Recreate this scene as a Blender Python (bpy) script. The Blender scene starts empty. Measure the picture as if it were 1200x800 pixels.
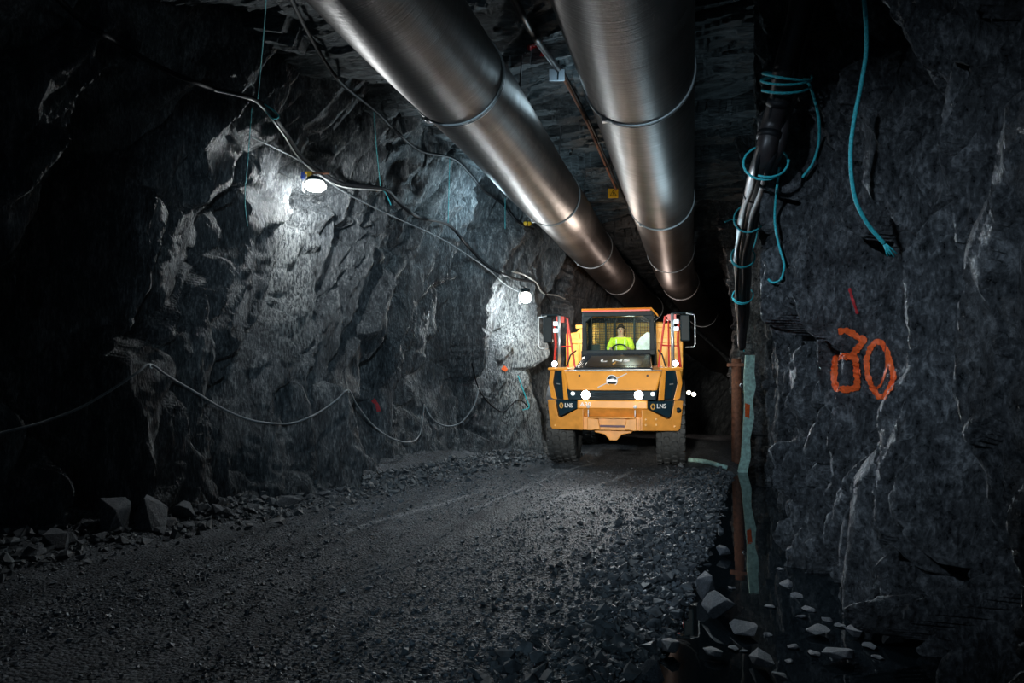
import bpy, bmesh, math, random
import numpy as np
from mathutils import Vector, Matrix, Euler

random.seed(7)
rng = np.random.default_rng(7)
C = bpy.context.scene.collection
sc = bpy.context.scene
R = math.radians

# ------------------------------------------------------------------ camera
CAM = Vector((0, 0, 1.9))
YAW, PITCH, FPX = R(14.84), R(2.86), 800.0
cam_d = bpy.data.cameras.new('camera')
cam_d.sensor_width = 36.0
cam_d.lens = 24.0
cam_d.clip_end = 300
cam = bpy.data.objects.new('camera', cam_d)
C.objects.link(cam)
cam.location = CAM
cam.rotation_euler = (R(90) + PITCH, 0, YAW)
sc.camera = cam
CM = Euler((R(90) + PITCH, 0, YAW)).to_matrix()

# ------------------------------------------------------------------ colour management, world
sc.view_settings.view_transform = 'Standard'
sc.view_settings.look = 'None'
sc.view_settings.gamma = 1.0
sc.view_settings.use_curve_mapping = False
sc.view_settings.exposure = 0.0
sc.cycles.use_denoising = True
sc.cycles.max_bounces = 5
sc.cycles.sample_clamp_indirect = 4.0
w = bpy.data.worlds.new('cave_air')
sc.world = w
w.use_nodes = True
w.node_tree.nodes['Background'].inputs[0].default_value = (0.16, 0.36, 0.60, 1)
w.node_tree.nodes['Background'].inputs[1].default_value = 0.06


def light(name, kind, loc, energy, color=(1, 1, 1), size=0.1, target=None, angle=60, blend=0.6, parent=None):
    d = bpy.data.lights.new(name, kind)
    d.energy = energy
    d.color = color
    if kind == 'AREA':
        d.size = size
    else:
        d.shadow_soft_size = size
    if kind == 'SPOT':
        d.spot_size = R(angle)
        d.spot_blend = blend
    o = bpy.data.objects.new(name, d)
    C.objects.link(o)
    o.location = loc
    if target is not None:
        o.rotation_euler = (Vector(target) - Vector(loc)).to_track_quat('-Z', 'Y').to_euler()
    if parent:
        o.parent = parent
    return o


COOL = (0.60, 0.86, 1.0)
# fill spot added behind the camera to brighten the front of the hauler
light('hauler_fill_spot', 'SPOT', (-0.9, -2.2, 3.4), 8200, (1.0, 0.93, 0.82), 0.25, (-1.5, 15, 1.9), 17, 0.5)
# more added fill spots, turned to the walls and the road
light('left_wall_fill_spot', 'SPOT', (1.0, -1.0, 4.3), 1500, (0.58, 0.82, 1.0), 0.2, (-5.0, 13.0, 3.2), 46, 1.0)
light('right_wall_fill_spot', 'SPOT', (-3.3, -0.6, 4.9), 1750, (0.66, 0.82, 1.0), 0.15, (1.2, 7.4, 2.4), 46, 1.0)
light('road_fill_spot', 'SPOT', (-0.6, -2.0, 3.0), 330, (0.52, 0.79, 1.0), 0.3, (-2.0, 11.0, 0.0), 36, 1.0)
# unseen fill lights added inside the tunnel, without fixtures
light('fill_above_ducts', 'POINT', (-1.62, 4.7, 5.85), 9, (0.6, 0.85, 1.0), 0.2)
light('fill_above_ducts', 'POINT', (-1.62, 9.5, 5.92), 12, (0.6, 0.85, 1.0), 0.2)
light('fill_over_road', 'POINT', (-1.9, 14.2, 4.5), 40, (1.0, 0.86, 0.74), 0.25)
light('fill_by_left_wall', 'POINT', (-4.0, 13.0, 5.4), 75, COOL, 0.2)
light('raking_fill_right_wall', 'SPOT', (-1.7, 10.9, 3.3), 560, (0.74, 0.88, 1.0), 0.12, (1.15, 7.0, 2.0), 66, 1.0)  # added spot raking the right wall to bring out its relief
light('fill_by_right_wall', 'POINT', (-0.1, 11.6, 3.7), 38, COOL, 0.3)
light('fill_beyond_hauler', 'POINT', (-1.0, 22.0, 3.6), 60, (1.0, 0.8, 0.7), 0.2)


# ------------------------------------------------------------------ pixel -> world helpers
def ray(px, py):
    d = Vector(((px - 600) / FPX, (400 - py) / FPX, -1.0))
    return (CM @ d)          # unit camera depth


def at(px, py, depth):
    return CAM + ray(px, py) * depth


def on_z(px, py, z=0.0):
    d = ray(px, py)
    return CAM + d * ((z - CAM.z) / d.z)


# ------------------------------------------------------------------ numpy noise
def hsh(i, j, k):
    i = i.astype(np.int64); j = j.astype(np.int64)
    h = (i * 374761393 + j * 668265263 + int(k) * 974634777) & 0xFFFFFFFF
    h = ((h ^ (h >> 13)) * 1274126177) & 0xFFFFFFFF
    h = ((h ^ (h >> 16)) * 2246822519) & 0xFFFFFFFF
    h = h ^ (h >> 15)
    return (h & 0xFFFFFF) / float(0x1000000)


def vn(u, v, k=0):
    iu = np.floor(u); iv = np.floor(v)
    fu = u - iu; fv = v - iv
    fu = fu * fu * (3 - 2 * fu); fv = fv * fv * (3 - 2 * fv)
    a = hsh(iu, iv, k); b = hsh(iu + 1, iv, k); c = hsh(iu, iv + 1, k); d = hsh(iu + 1, iv + 1, k)
    return (a * (1 - fu) + b * fu) * (1 - fv) + (c * (1 - fu) + d * fu) * fv - 0.5


def fbm(u, v, k=0, n=4):
    s = 0; a = 1.0; f = 1.0
    for i in range(n):
        s = s + a * vn(u * f, v * f, k + i * 17)
        a *= 0.5; f *= 2.03
    return s


def facets(u, v, k, slope=0.5, crack=0.0, width=0.06):
    """fractured slabs: every cell of a jittered grid is its own tilted plane, with open cracks between"""
    iu = np.floor(u); iv = np.floor(v)
    best = np.full(u.shape, 1e9); val = np.zeros(u.shape); second = np.full(u.shape, 1e9)
    for du in (-1, 0, 1):
        for dv in (-1, 0, 1):
            cu = iu + du; cv = iv + dv
            su = cu + hsh(cu, cv, k); sv = cv + hsh(cu, cv, k + 1)
            d = np.abs(u - su) * 1.15 + np.abs(v - sv)
            h = (hsh(cu, cv, k + 2) - 0.5) * 2 + slope * 2 * ((hsh(cu, cv, k + 3) - 0.5) * 2 * (u - su) + (hsh(cu, cv, k + 4) - 0.5) * (v - sv))
            m = d < best
            second = np.where(m, best, np.minimum(second, d))
            best = np.where(m, d, best); val = np.where(m, h, val)
    if crack:
        val = val - crack * np.clip(1 - (second - best) / width, 0, 1)
    return val


# ------------------------------------------------------------------ tunnel course
def bendx(y):
    t = np.maximum(np.asarray(y, float) - 20, 0)
    return 0.0105 * t * t


def bendz(y):
    t = np.maximum(np.asarray(y, float) - 20, 0)
    return -0.0075 * t * t


LEFT = np.array([(-4, -8.9), (0, -8.7), (3, -8.2), (5.9, -7.5), (6.7, -7.1), (8.8, -6.3), (11.6, -5.55), (14.3, -4.75), (15.6, -4.3), (16.4, -4.15), (17.2, -4.35), (18.6, -3.9), (21, -3.9), (46, -3.9)])
RIGHT = np.array([(-4, 2.6), (2, 2.35), (4.2, 1.98), (5.4, 1.56), (6.7, 1.16), (8.1, 1.13), (10, 1.17), (12.5, 1.22), (14.2, 1.42), (15, 1.5), (16.3, 1.5), (18, 1.10), (20, 1.15), (46, 1.3)])


def left_x(y): return np.interp(y, LEFT[:, 0], LEFT[:, 1]) + bendx(y)
def right_x(y): return np.interp(y, RIGHT[:, 0], RIGHT[:, 1]) + bendx(y)


def floor_z(x, y):
    x = np.asarray(x, float); y = np.asarray(y, float)
    xr = x - bendx(y)
    z = bendz(y).copy() if hasattr(bendz(y), 'copy') else bendz(y)
    # ditch along the right wall
    edge = np.interp(y, [0, 4.5, 8.8, 13.3, 15, 17, 50], [-0.45, -0.2, 0.36, 0.70, 1.0, 1.6, 2.5])
    t = np.clip((xr - edge + 0.55) / 0.85, 0, 1)
    z = z - 0.28 * t * t * (3 - 2 * t)
    # spoil against the left wall
    t = np.clip((left_x(y) - bendx(y) + 1.3 - xr) / 1.5, 0, 1)
    z = z + 0.38 * t * t
    # wheel ruts and roughness
    for rx in (-3.05, -0.85):
        cx = rx - 0.012 * np.maximum(14 - y, 0) ** 1.6
        z = z - 0.035 * np.exp(-((xr - cx) / 0.30) ** 2) + 0.02 * np.exp(-((xr - cx - 0.55) / 0.2) ** 2)
    z = z + 0.05 * fbm(x * 0.7, y * 0.5, 5) + 0.03 * fbm(x * 3, y * 2.2, 9) + 0.012 * vn(x * 14, y * 12, 3)
    return z


# ------------------------------------------------------------------ materials
def new_mat(name):
    m = bpy.data.materials.new(name)
    m.use_nodes = True
    nt = m.node_tree
    return m, nt, nt.nodes['Principled BSDF']


def set_in(b, name, v):
    if name in b.inputs:
        b.inputs[name].default_value = v


def plain(name, col, rough=0.5, metal=0.0, var=0.15, scale=12.0, bump=0.0, spec=0.5, emit=None, es=0.0):
    m, nt, b = new_mat(name)
    L = nt.links
    tc = nt.nodes.new('ShaderNodeTexCoord')
    n = nt.nodes.new('ShaderNodeTexNoise')
    n.inputs['Scale'].default_value = scale
    n.inputs['Detail'].default_value = 5
    L.new(tc.outputs['Object'], n.inputs['Vector'])
    r = nt.nodes.new('ShaderNodeValToRGB')
    c0 = [max(0, c * (1 - var)) for c in col]; c1 = [min(1, c * (1 + var)) for c in col]
    r.color_ramp.elements[0].position = 0.3; r.color_ramp.elements[1].position = 0.7
    r.color_ramp.elements[0].color = (*c0, 1); r.color_ramp.elements[1].color = (*c1, 1)
    L.new(n.outputs['Fac'], r.inputs['Fac'])
    L.new(r.outputs['Color'], b.inputs['Base Color'])
    set_in(b, 'Roughness', rough); set_in(b, 'Metallic', metal); set_in(b, 'Specular IOR Level', spec)
    if bump:
        bp = nt.nodes.new('ShaderNodeBump'); bp.inputs['Strength'].default_value = bump; bp.inputs['Distance'].default_value = 0.02
        L.new(n.outputs['Fac'], bp.inputs['Height']); L.new(bp.outputs['Normal'], b.inputs['Normal'])
    if emit:
        set_in(b, 'Emission Color', (*emit, 1)); set_in(b, 'Emission Strength', es)
    return m


def rock_mat(name, c0, c1, c2, scl=(7, 7, 1.6), rot=(0, 0, 0), rough=(0.32, 0.75), bump=0.9, vor=0.10, pale=None, fine=3.6):
    m, nt, b = new_mat(name)
    L = nt.links
    tc = nt.nodes.new('ShaderNodeTexCoord')
    mp = nt.nodes.new('ShaderNodeMapping')
    mp.inputs['Scale'].default_value = scl; mp.inputs['Rotation'].default_value = rot
    L.new(tc.outputs['Object'], mp.inputs['Vector'])
    n1 = nt.nodes.new('ShaderNodeTexNoise'); n1.inputs['Scale'].default_value = 1.0; n1.inputs['Detail'].default_value = 9; n1.inputs['Roughness'].default_value = 0.68; n1.inputs['Distortion'].default_value = 0.6
    L.new(mp.outputs['Vector'], n1.inputs['Vector'])
    n2 = nt.nodes.new('ShaderNodeTexNoise'); n2.inputs['Scale'].default_value = fine; n2.inputs['Detail'].default_value = 8; n2.inputs['Roughness'].default_value = 0.72
    L.new(mp.outputs['Vector'], n2.inputs['Vector'])
    vo = nt.nodes.new('ShaderNodeTexVoronoi'); vo.inputs['Scale'].default_value = 1.6; vo.feature = 'DISTANCE_TO_EDGE'
    L.new(mp.outputs['Vector'], vo.inputs['Vector'])
    r = nt.nodes.new('ShaderNodeValToRGB')
    e = r.color_ramp.elements
    e[0].position = 0.40; e[0].color = (*[c * 0.6 for c in c0], 1); e[1].position = 0.515; e[1].color = (*c1, 1)
    q = e.new(0.62); q.color = (*[c * 1.25 for c in c2], 1)
    mxf = nt.nodes.new('ShaderNodeMix'); mxf.inputs['Factor'].default_value = 0.55
    L.new(n1.outputs['Fac'], mxf.inputs[2]); L.new(n2.outputs['Fac'], mxf.inputs[3])
    L.new(mxf.outputs[0], r.inputs['Fac'])
    L.new(r.outputs['Color'], b.inputs['Base Color'])
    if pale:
        # pale mottled patches on the far lamp's pillar and by the near lamp
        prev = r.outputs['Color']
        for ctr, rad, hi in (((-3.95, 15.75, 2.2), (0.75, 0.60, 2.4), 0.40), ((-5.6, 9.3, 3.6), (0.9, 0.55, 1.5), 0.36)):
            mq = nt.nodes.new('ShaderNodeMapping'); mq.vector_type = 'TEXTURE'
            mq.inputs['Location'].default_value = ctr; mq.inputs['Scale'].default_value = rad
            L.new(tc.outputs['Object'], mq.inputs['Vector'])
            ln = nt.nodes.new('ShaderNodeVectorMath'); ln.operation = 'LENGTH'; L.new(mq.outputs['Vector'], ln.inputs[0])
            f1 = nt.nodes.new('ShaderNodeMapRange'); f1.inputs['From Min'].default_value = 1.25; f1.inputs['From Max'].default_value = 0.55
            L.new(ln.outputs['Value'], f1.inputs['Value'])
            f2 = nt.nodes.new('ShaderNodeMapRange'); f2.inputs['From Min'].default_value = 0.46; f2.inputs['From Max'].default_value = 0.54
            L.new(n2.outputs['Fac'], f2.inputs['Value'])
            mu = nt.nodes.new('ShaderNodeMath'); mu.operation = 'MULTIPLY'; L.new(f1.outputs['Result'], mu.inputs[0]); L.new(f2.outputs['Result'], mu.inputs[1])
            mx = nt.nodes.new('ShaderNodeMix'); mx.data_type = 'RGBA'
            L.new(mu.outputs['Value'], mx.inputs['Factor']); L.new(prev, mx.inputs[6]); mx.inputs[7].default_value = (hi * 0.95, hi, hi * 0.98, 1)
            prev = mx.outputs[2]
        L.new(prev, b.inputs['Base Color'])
    mr = nt.nodes.new('ShaderNodeMapRange')
    mr.inputs['From Min'].default_value = 0.35; mr.inputs['From Max'].default_value = 0.65
    mr.inputs['To Min'].default_value = rough[0]; mr.inputs['To Max'].default_value = rough[1]
    L.new(n2.outputs['Fac'], mr.inputs['Value']); L.new(mr.outputs['Result'], b.inputs['Roughness'])
    set_in(b, 'Specular IOR Level', 0.6)
    cr = nt.nodes.new('ShaderNodeMapRange'); cr.inputs['From Max'].default_value = 0.07; cr.inputs['To Max'].default_value = vor
    L.new(vo.outputs['Distance'], cr.inputs['Value'])
    a1 = nt.nodes.new('ShaderNodeMath'); a1.operation = 'ADD'
    L.new(n1.outputs['Fac'], a1.inputs[0]); L.new(cr.outputs['Result'], a1.inputs[1])
    a2 = nt.nodes.new('ShaderNodeMath'); a2.operation = 'MULTIPLY_ADD'; a2.inputs[1].default_value = 0.75
    L.new(n2.outputs['Fac'], a2.inputs[0]); L.new(a1.outputs['Value'], a2.inputs[2])
    bp = nt.nodes.new('ShaderNodeBump'); bp.inputs['Strength'].default_value = bump; bp.inputs['Distance'].default_value = 0.09
    L.new(a2.outputs['Value'], bp.inputs['Height']); L.new(bp.outputs['Normal'], b.inputs['Normal'])
    return m


M = {}
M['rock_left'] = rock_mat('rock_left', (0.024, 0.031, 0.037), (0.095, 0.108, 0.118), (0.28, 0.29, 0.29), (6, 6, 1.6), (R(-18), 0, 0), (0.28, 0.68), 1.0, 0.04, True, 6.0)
M['rock_right'] = rock_mat('rock_right', (0.026, 0.031, 0.035), (0.085, 0.094, 0.102), (0.21, 0.225, 0.235), (6, 6, 3.6), (R(24), 0, 0), (0.24, 0.62), 1.0, 0.0, None, 4.5)
M['rock_roof'] = rock_mat('rock_roof', (0.02, 0.03, 0.036), (0.075, 0.095, 0.105), (0.16, 0.18, 0.19), (1.2, 5, 5), (0, 0, R(14)), (0.4, 0.8))
M['boulder'] = rock_mat('boulder', (0.035, 0.042, 0.05), (0.09, 0.10, 0.113), (0.17, 0.18, 0.2), (9, 9, 9), (0, 0, 0), (0.45, 0.8), 0.5)
M['gravel'] = plain('gravel', (0.15, 0.17, 0.19), 0.42, 0, 0.6, 30, 0.2)
M['stone'] = plain('stone', (0.085, 0.094, 0.102), 0.55, 0, 0.6, 9, 0.4)


DUST = [(on_z(612, 602).xy, on_z(722, 559).xy, 0.09, 8.8, 14.2), (on_z(560, 590).xy, on_z(700, 540).xy, 0.06, 9.0, 15.5), (on_z(360, 640).xy, on_z(560, 575).xy, 0.10, 6.8, 11.5)]


def floor_mat():
    m, nt, b = new_mat('gravel_road')
    L = nt.links
    tc = nt.nodes.new('ShaderNodeTexCoord')
    vo = nt.nodes.new('ShaderNodeTexVoronoi'); vo.inputs['Scale'].default_value = 34
    L.new(tc.outputs['Object'], vo.inputs['Vector'])
    mp = nt.nodes.new('ShaderNodeMapping'); mp.inputs['Scale'].default_value = (2.2, 0.35, 1); mp.inputs['Rotation'].default_value = (0, 0, R(8))
    L.new(tc.outputs['Object'], mp.inputs['Vector'])
    n1 = nt.nodes.new('ShaderNodeTexNoise'); n1.inputs['Scale'].default_value = 1.0; n1.inputs['Detail'].default_value = 6
    L.new(mp.outputs['Vector'], n1.inputs['Vector'])
    n2 = nt.nodes.new('ShaderNodeTexNoise'); n2.inputs['Scale'].default_value = 22; n2.inputs['Detail'].default_value = 8; n2.inputs['Roughness'].default_value = 0.7
    L.new(tc.outputs['Object'], n2.inputs['Vector'])
    r = nt.nodes.new('ShaderNodeValToRGB')
    e = r.color_ramp.elements
    e[0].position = 0.33; e[0].color = (0.030, 0.035, 0.042, 1); e[1].position = 0.68; e[1].color = (0.105, 0.114, 0.126, 1)
    L.new(n1.outputs['Fac'], r.inputs['Fac'])
    hs = nt.nodes.new('ShaderNodeHueSaturation')
    mr = nt.nodes.new('ShaderNodeMapRange'); mr.inputs['To Min'].default_value = 0.35; mr.inputs['To Max'].default_value = 1.7
    sx = nt.nodes.new('ShaderNodeSeparateColor')
    L.new(vo.outputs['Color'], sx.inputs['Color'])
    L.new(sx.outputs[0], mr.inputs['Value']); L.new(mr.outputs['Result'], hs.inputs['Value']); L.new(r.outputs['Color'], hs.inputs['Color'])
    # pale dust ridges pressed up along the wheel tracks
    sp = nt.nodes.new('ShaderNodeSeparateXYZ'); L.new(tc.outputs['Object'], sp.inputs[0])
    prev = hs.outputs['Color']
    for (x0, y0), (x1, y1), wd, y_lo, y_hi in DUST:
        sl = (x1 - x0) / (y1 - y0)
        q1 = nt.nodes.new('ShaderNodeMath'); q1.operation = 'MULTIPLY_ADD'; q1.inputs[1].default_value = -sl; q1.inputs[2].default_value = -(x0 - sl * y0)
        L.new(sp.outputs[1], q1.inputs[0])
        q2 = nt.nodes.new('ShaderNodeMath'); q2.operation = 'ADD'; L.new(sp.outputs[0], q2.inputs[0]); L.new(q1.outputs[0], q2.inputs[1])
        q3 = nt.nodes.new('ShaderNodeMath'); q3.operation = 'ABSOLUTE'; L.new(q2.outputs[0], q3.inputs[0])
        f1 = nt.nodes.new('ShaderNodeMapRange'); f1.inputs['From Min'].default_value = wd; f1.inputs['From Max'].default_value = wd * 0.3; L.new(q3.outputs[0], f1.inputs['Value'])
        f2 = nt.nodes.new('ShaderNodeMapRange'); f2.inputs['From Min'].default_value = y_lo; f2.inputs['From Max'].default_value = y_lo + 1.0; L.new(sp.outputs[1], f2.inputs['Value'])
        f3 = nt.nodes.new('ShaderNodeMapRange'); f3.inputs['From Min'].default_value = y_hi; f3.inputs['From Max'].default_value = y_hi - 1.0; L.new(sp.outputs[1], f3.inputs['Value'])
        f4 = nt.nodes.new('ShaderNodeMapRange'); f4.inputs['From Min'].default_value = 0.40; f4.inputs['From Max'].default_value = 0.60; L.new(n2.outputs['Fac'], f4.inputs['Value'])
        v = f1.outputs[0]
        for f in (f2, f3, f4):
            mu = nt.nodes.new('ShaderNodeMath'); mu.operation = 'MULTIPLY'; L.new(v, mu.inputs[0]); L.new(f.outputs[0], mu.inputs[1]); v = mu.outputs[0]
        mx = nt.nodes.new('ShaderNodeMix'); mx.data_type = 'RGBA'
        L.new(v, mx.inputs['Factor']); L.new(prev, mx.inputs[6]); mx.inputs[7].default_value = (0.34, 0.35, 0.36, 1)
        prev = mx.outputs[2]
    L.new(prev, b.inputs['Base Color'])
    set_in(b, 'Roughness', 0.6); set_in(b, 'Specular IOR Level', 0.4)
    a = nt.nodes.new('ShaderNodeMath'); a.operation = 'MULTIPLY_ADD'; a.inputs[1].default_value = -0.9
    L.new(vo.outputs['Distance'], a.inputs[0]); L.new(n2.outputs['Fac'], a.inputs[2])
    bp = nt.nodes.new('ShaderNodeBump'); bp.inputs['Strength'].default_value = 0.9; bp.inputs['Distance'].default_value = 0.035
    L.new(a.outputs['Value'], bp.inputs['Height']); L.new(bp.outputs['Normal'], b.inputs['Normal'])
    return m


M['floor'] = floor_mat()


def duct_mat():
    m, nt, b = new_mat('duct_metal')
    L = nt.links
    tc = nt.nodes.new('ShaderNodeTexCoord')
    mp = nt.nodes.new('ShaderNodeMapping'); mp.inputs['Scale'].default_value = (1.6, 42, 1.6); mp.inputs['Rotation'].default_value = (0, 0, R(3))
    L.new(tc.outputs['Object'], mp.inputs['Vector'])
    n = nt.nodes.new('ShaderNodeTexNoise'); n.inputs['Scale'].default_value = 1; n.inputs['Detail'].default_value = 6; n.inputs['Roughness'].default_value = 0.65
    L.new(mp.outputs['Vector'], n.inputs['Vector'])
    n2 = nt.nodes.new('ShaderNodeTexNoise'); n2.inputs['Scale'].default_value = 1.1; n2.inputs['Detail'].default_value = 4
    L.new(tc.outputs['Object'], n2.inputs['Vector'])
    r = nt.nodes.new('ShaderNodeValToRGB')
    e = r.color_ramp.elements
    e[0].position = 0.35; e[0].color = (0.105, 0.092, 0.086, 1); e[1].position = 0.7; e[1].color = (0.19, 0.17, 0.16, 1)
    L.new(n2.outputs['Fac'], r.inputs['Fac']); L.new(r.outputs['Color'], b.inputs['Base Color'])
    set_in(b, 'Metallic', 0.85)
    mr = nt.nodes.new('ShaderNodeMapRange'); mr.inputs['From Min'].default_value = 0.3; mr.inputs['From Max'].default_value = 0.7
    mr.inputs['To Min'].default_value = 0.30; mr.inputs['To Max'].default_value = 0.52
    L.new(n.outputs['Fac'], mr.inputs['Value']); L.new(mr.outputs['Result'], b.inputs['Roughness'])
    bp = nt.nodes.new('ShaderNodeBump'); bp.inputs['Strength'].default_value = 0.35; bp.inputs['Distance'].default_value = 0.012
    L.new(n.outputs['Fac'], bp.inputs['Height']); L.new(bp.outputs['Normal'], b.inputs['Normal'])
    return m


M['duct'] = duct_mat()
M['collar'] = plain('collar_steel', (0.55, 0.57, 0.58), 0.35, 0.2, 0.15, 20)
M['strap'] = plain('hanger_steel', (0.10, 0.10, 0.11), 0.5, 0.6)
M['orange'] = plain('hauler_orange', (0.78, 0.33, 0.045), 0.36, 0.0, 0.10, 3.0, 0.0, 0.5)
M['yellow'] = plain('body_yellow', (0.86, 0.42, 0.05), 0.45, 0.0, 0.12, 3.0)
M['dirty_orange'] = plain('bumper_orange', (0.66, 0.29, 0.055), 0.42, 0.0, 0.20, 5.0)
M['black'] = plain('black_paint', (0.006, 0.016, 0.021), 0.5, 0.0, 0.2, 8, 0, 0.2)
M['navy'] = plain('dark_blue_plastic', (0.008, 0.026, 0.040), 0.3, 0.0, 0.2, 6)
M['hood'] = plain('hood_black', (0.018, 0.022, 0.028), 0.22, 0.0, 0.2, 6)
M['hood_gloss'] = plain('hood_gloss_panel', (0.045, 0.04, 0.04), 0.28, 0.1, 0.3, 5)
M['rubber'] = plain('tyre_rubber', (0.036, 0.041, 0.044), 0.75, 0, 0.4, 18, 0.3)
M['rim'] = plain('rim_paint', (0.50, 0.25, 0.06), 0.5, 0, 0.3, 10)
M['red'] = plain('rail_red', (0.62, 0.045, 0.03), 0.4, 0, 0.15, 10)
M['silver'] = plain('pole_silver', (0.62, 0.68, 0.72), 0.3, 0.7, 0.1, 15)
M['silver_paint'] = plain('silver_paint', (0.72, 0.74, 0.75), 0.4, 0.1, 0.05, 10)
M['chrome'] = plain('chrome', (0.85, 0.86, 0.88), 0.12, 1.0, 0.05, 10)
M['white'] = plain('white_lettering', (0.85, 0.86, 0.86), 0.5, 0, 0.05, 10)
M['gold'] = plain('gold_marking', (0.66, 0.36, 0.08), 0.4, 0, 0.1, 10)
M['slot'] = plain('slot_purple', (0.05, 0.015, 0.045), 0.5, 0, 0.2, 10)
M['chassis'] = plain('chassis_dark', (0.03, 0.032, 0.035), 0.6, 0.2, 0.4, 9)
M['cabin'] = plain('cabin_trim', (0.05, 0.055, 0.055), 0.7, 0, 0.2, 9)
M['glass_reflection'] = plain('reflection_white', (0.85, 0.87, 0.86), 0.6, 0, 0.25, 9)  # white for the windscreen reflection built as a panel
M['hivis'] = plain('hi_vis_fabric', (0.62, 0.78, 0.04), 0.8, 0, 0.2, 20)
M['reflective'] = plain('reflective_tape', (0.8, 0.82, 0.8), 0.4, 0, 0.05, 20)
M['skin'] = plain('skin', (0.52, 0.30, 0.21), 0.55, 0, 0.08, 20)
M['hair'] = plain('dark_hair', (0.02, 0.015, 0.012), 0.6, 0, 0.3, 40)
M['trousers'] = plain('work_trousers', (0.03, 0.035, 0.05), 0.8, 0, 0.2, 20)
M['cable'] = plain('black_cable', (0.010, 0.011, 0.013), 0.55, 0, 0.3, 20, 0, 0.25)
M['grey_cable'] = plain('grey_cable', (0.20, 0.22, 0.23), 0.45, 0, 0.2, 20)
M['white_cable'] = plain('pale_cable', (0.55, 0.56, 0.54), 0.45, 0, 0.15, 20)
M['teal'] = plain('turquoise_rope', (0.035, 0.46, 0.52), 0.6, 0, 0.3, 60, 0.4)
M['dull_teal'] = plain('faded_turquoise_rope', (0.05, 0.28, 0.30), 0.7, 0, 0.3, 60, 0.4)
M['pipe'] = plain('black_pipe', (0.030, 0.026, 0.027), 0.40, 0.1, 0.4, 8, 0.1)
M['mint'] = plain('mint_board', (0.45, 0.68, 0.60), 0.55, 0, 0.35, 14, 0.3)
M['spray'] = plain('orange_spray_paint', (0.80, 0.12, 0.022), 0.6, 0, 0.25, 30)
M['spray_red'] = plain('red_spray_paint', (0.45, 0.025, 0.03), 0.65, 0, 0.3, 30)
M['tag'] = plain('tag_white', (0.34, 0.39, 0.44), 0.5, 0, 0.08, 10)
M['tag_yellow'] = plain('sign_yellow', (0.80, 0.46, 0.02), 0.5, 0, 0.1, 10)
M['blue'] = plain('clamp_blue', (0.03, 0.07, 0.32), 0.4, 0, 0.1, 10)
M['rust'] = plain('rusty_steel', (0.20, 0.085, 0.05), 0.7, 0.2, 0.4, 14, 0.3)
M['lamp1'] = plain('lamp_lens', (0.9, 0.9, 0.88), 0.4, 0, 0, 5, 0, 0.5, (1.0, 0.98, 0.92), 14)
M['lamp2'] = plain('lamp_lens_warm', (0.9, 0.9, 0.88), 0.4, 0, 0, 5, 0, 0.5, (1.0, 0.93, 0.80), 14)
M['led'] = plain('led_lens', (0.9, 0.95, 1.0), 0.3, 0, 0, 5, 0, 0.5, (0.86, 0.95, 1.0), 22)
M['led_dim'] = plain('led_lens_dim', (0.9, 0.95, 1.0), 0.3, 0, 0, 5, 0, 0.5, (0.75, 0.95, 1.0), 0.8)
M['tail'] = plain('far_lamp_lens', (0.9, 0.9, 0.8), 0.3, 0, 0, 5, 0, 0.5, (1.0, 0.9, 0.7), 6)


def glass_mat():
    m, nt, b = new_mat('window_glass')
    L = nt.links
    out = nt.nodes['Material Output']
    tr = nt.nodes.new('ShaderNodeBsdfTransparent'); tr.inputs[0].default_value = (0.86, 0.95, 0.93, 1)
    gl = nt.nodes.new('ShaderNodeBsdfGlossy'); gl.inputs['Roughness'].default_value = 0.03
    fr = nt.nodes.new('ShaderNodeFresnel'); fr.inputs['IOR'].default_value = 1.45
    mx = nt.nodes.new('ShaderNodeMixShader')
    L.new(fr.outputs['Fac'], mx.inputs['Fac']); L.new(tr.outputs[0], mx.inputs[1]); L.new(gl.outputs[0], mx.inputs[2])
    L.new(mx.outputs[0], out.inputs['Surface'])
    return m


M['glass'] = glass_mat()


def water_mat():
    m, nt, b = new_mat('still_water')
    L = nt.links
    tc = nt.nodes.new('ShaderNodeTexCoord')
    n = nt.nodes.new('ShaderNodeTexNoise'); n.inputs['Scale'].default_value = 3.0; n.inputs['Detail'].default_value = 3
    L.new(tc.outputs['Object'], n.inputs['Vector'])
    bp = nt.nodes.new('ShaderNodeBump'); bp.inputs['Strength'].default_value = 0.04; bp.inputs['Distance'].default_value = 0.02
    L.new(n.outputs['Fac'], bp.inputs['Height']); L.new(bp.outputs['Normal'], b.inputs['Normal'])
    b.inputs['Base Color'].default_value = (0.004, 0.007, 0.009, 1)
    set_in(b, 'Roughness', 0.02); set_in(b, 'IOR', 1.33); set_in(b, 'Specular IOR Level', 0.7)
    return m


M['water'] = water_mat()


# ------------------------------------------------------------------ object helpers
def tag(o, label=None, cat=None, group=None, kind=None):
    if label: o['label'] = label
    if cat: o['category'] = cat
    if group: o['group'] = group
    if kind: o['kind'] = kind
    return o


def empty(name, loc=(0, 0, 0), rz=0.0, label=None, cat=None, group=None):
    o = bpy.data.objects.new(name, None)
    C.objects.link(o)
    o.location = loc; o.rotation_euler = (0, 0, rz)
    o.empty_display_size = 0.2
    return tag(o, label, cat, group)


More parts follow.
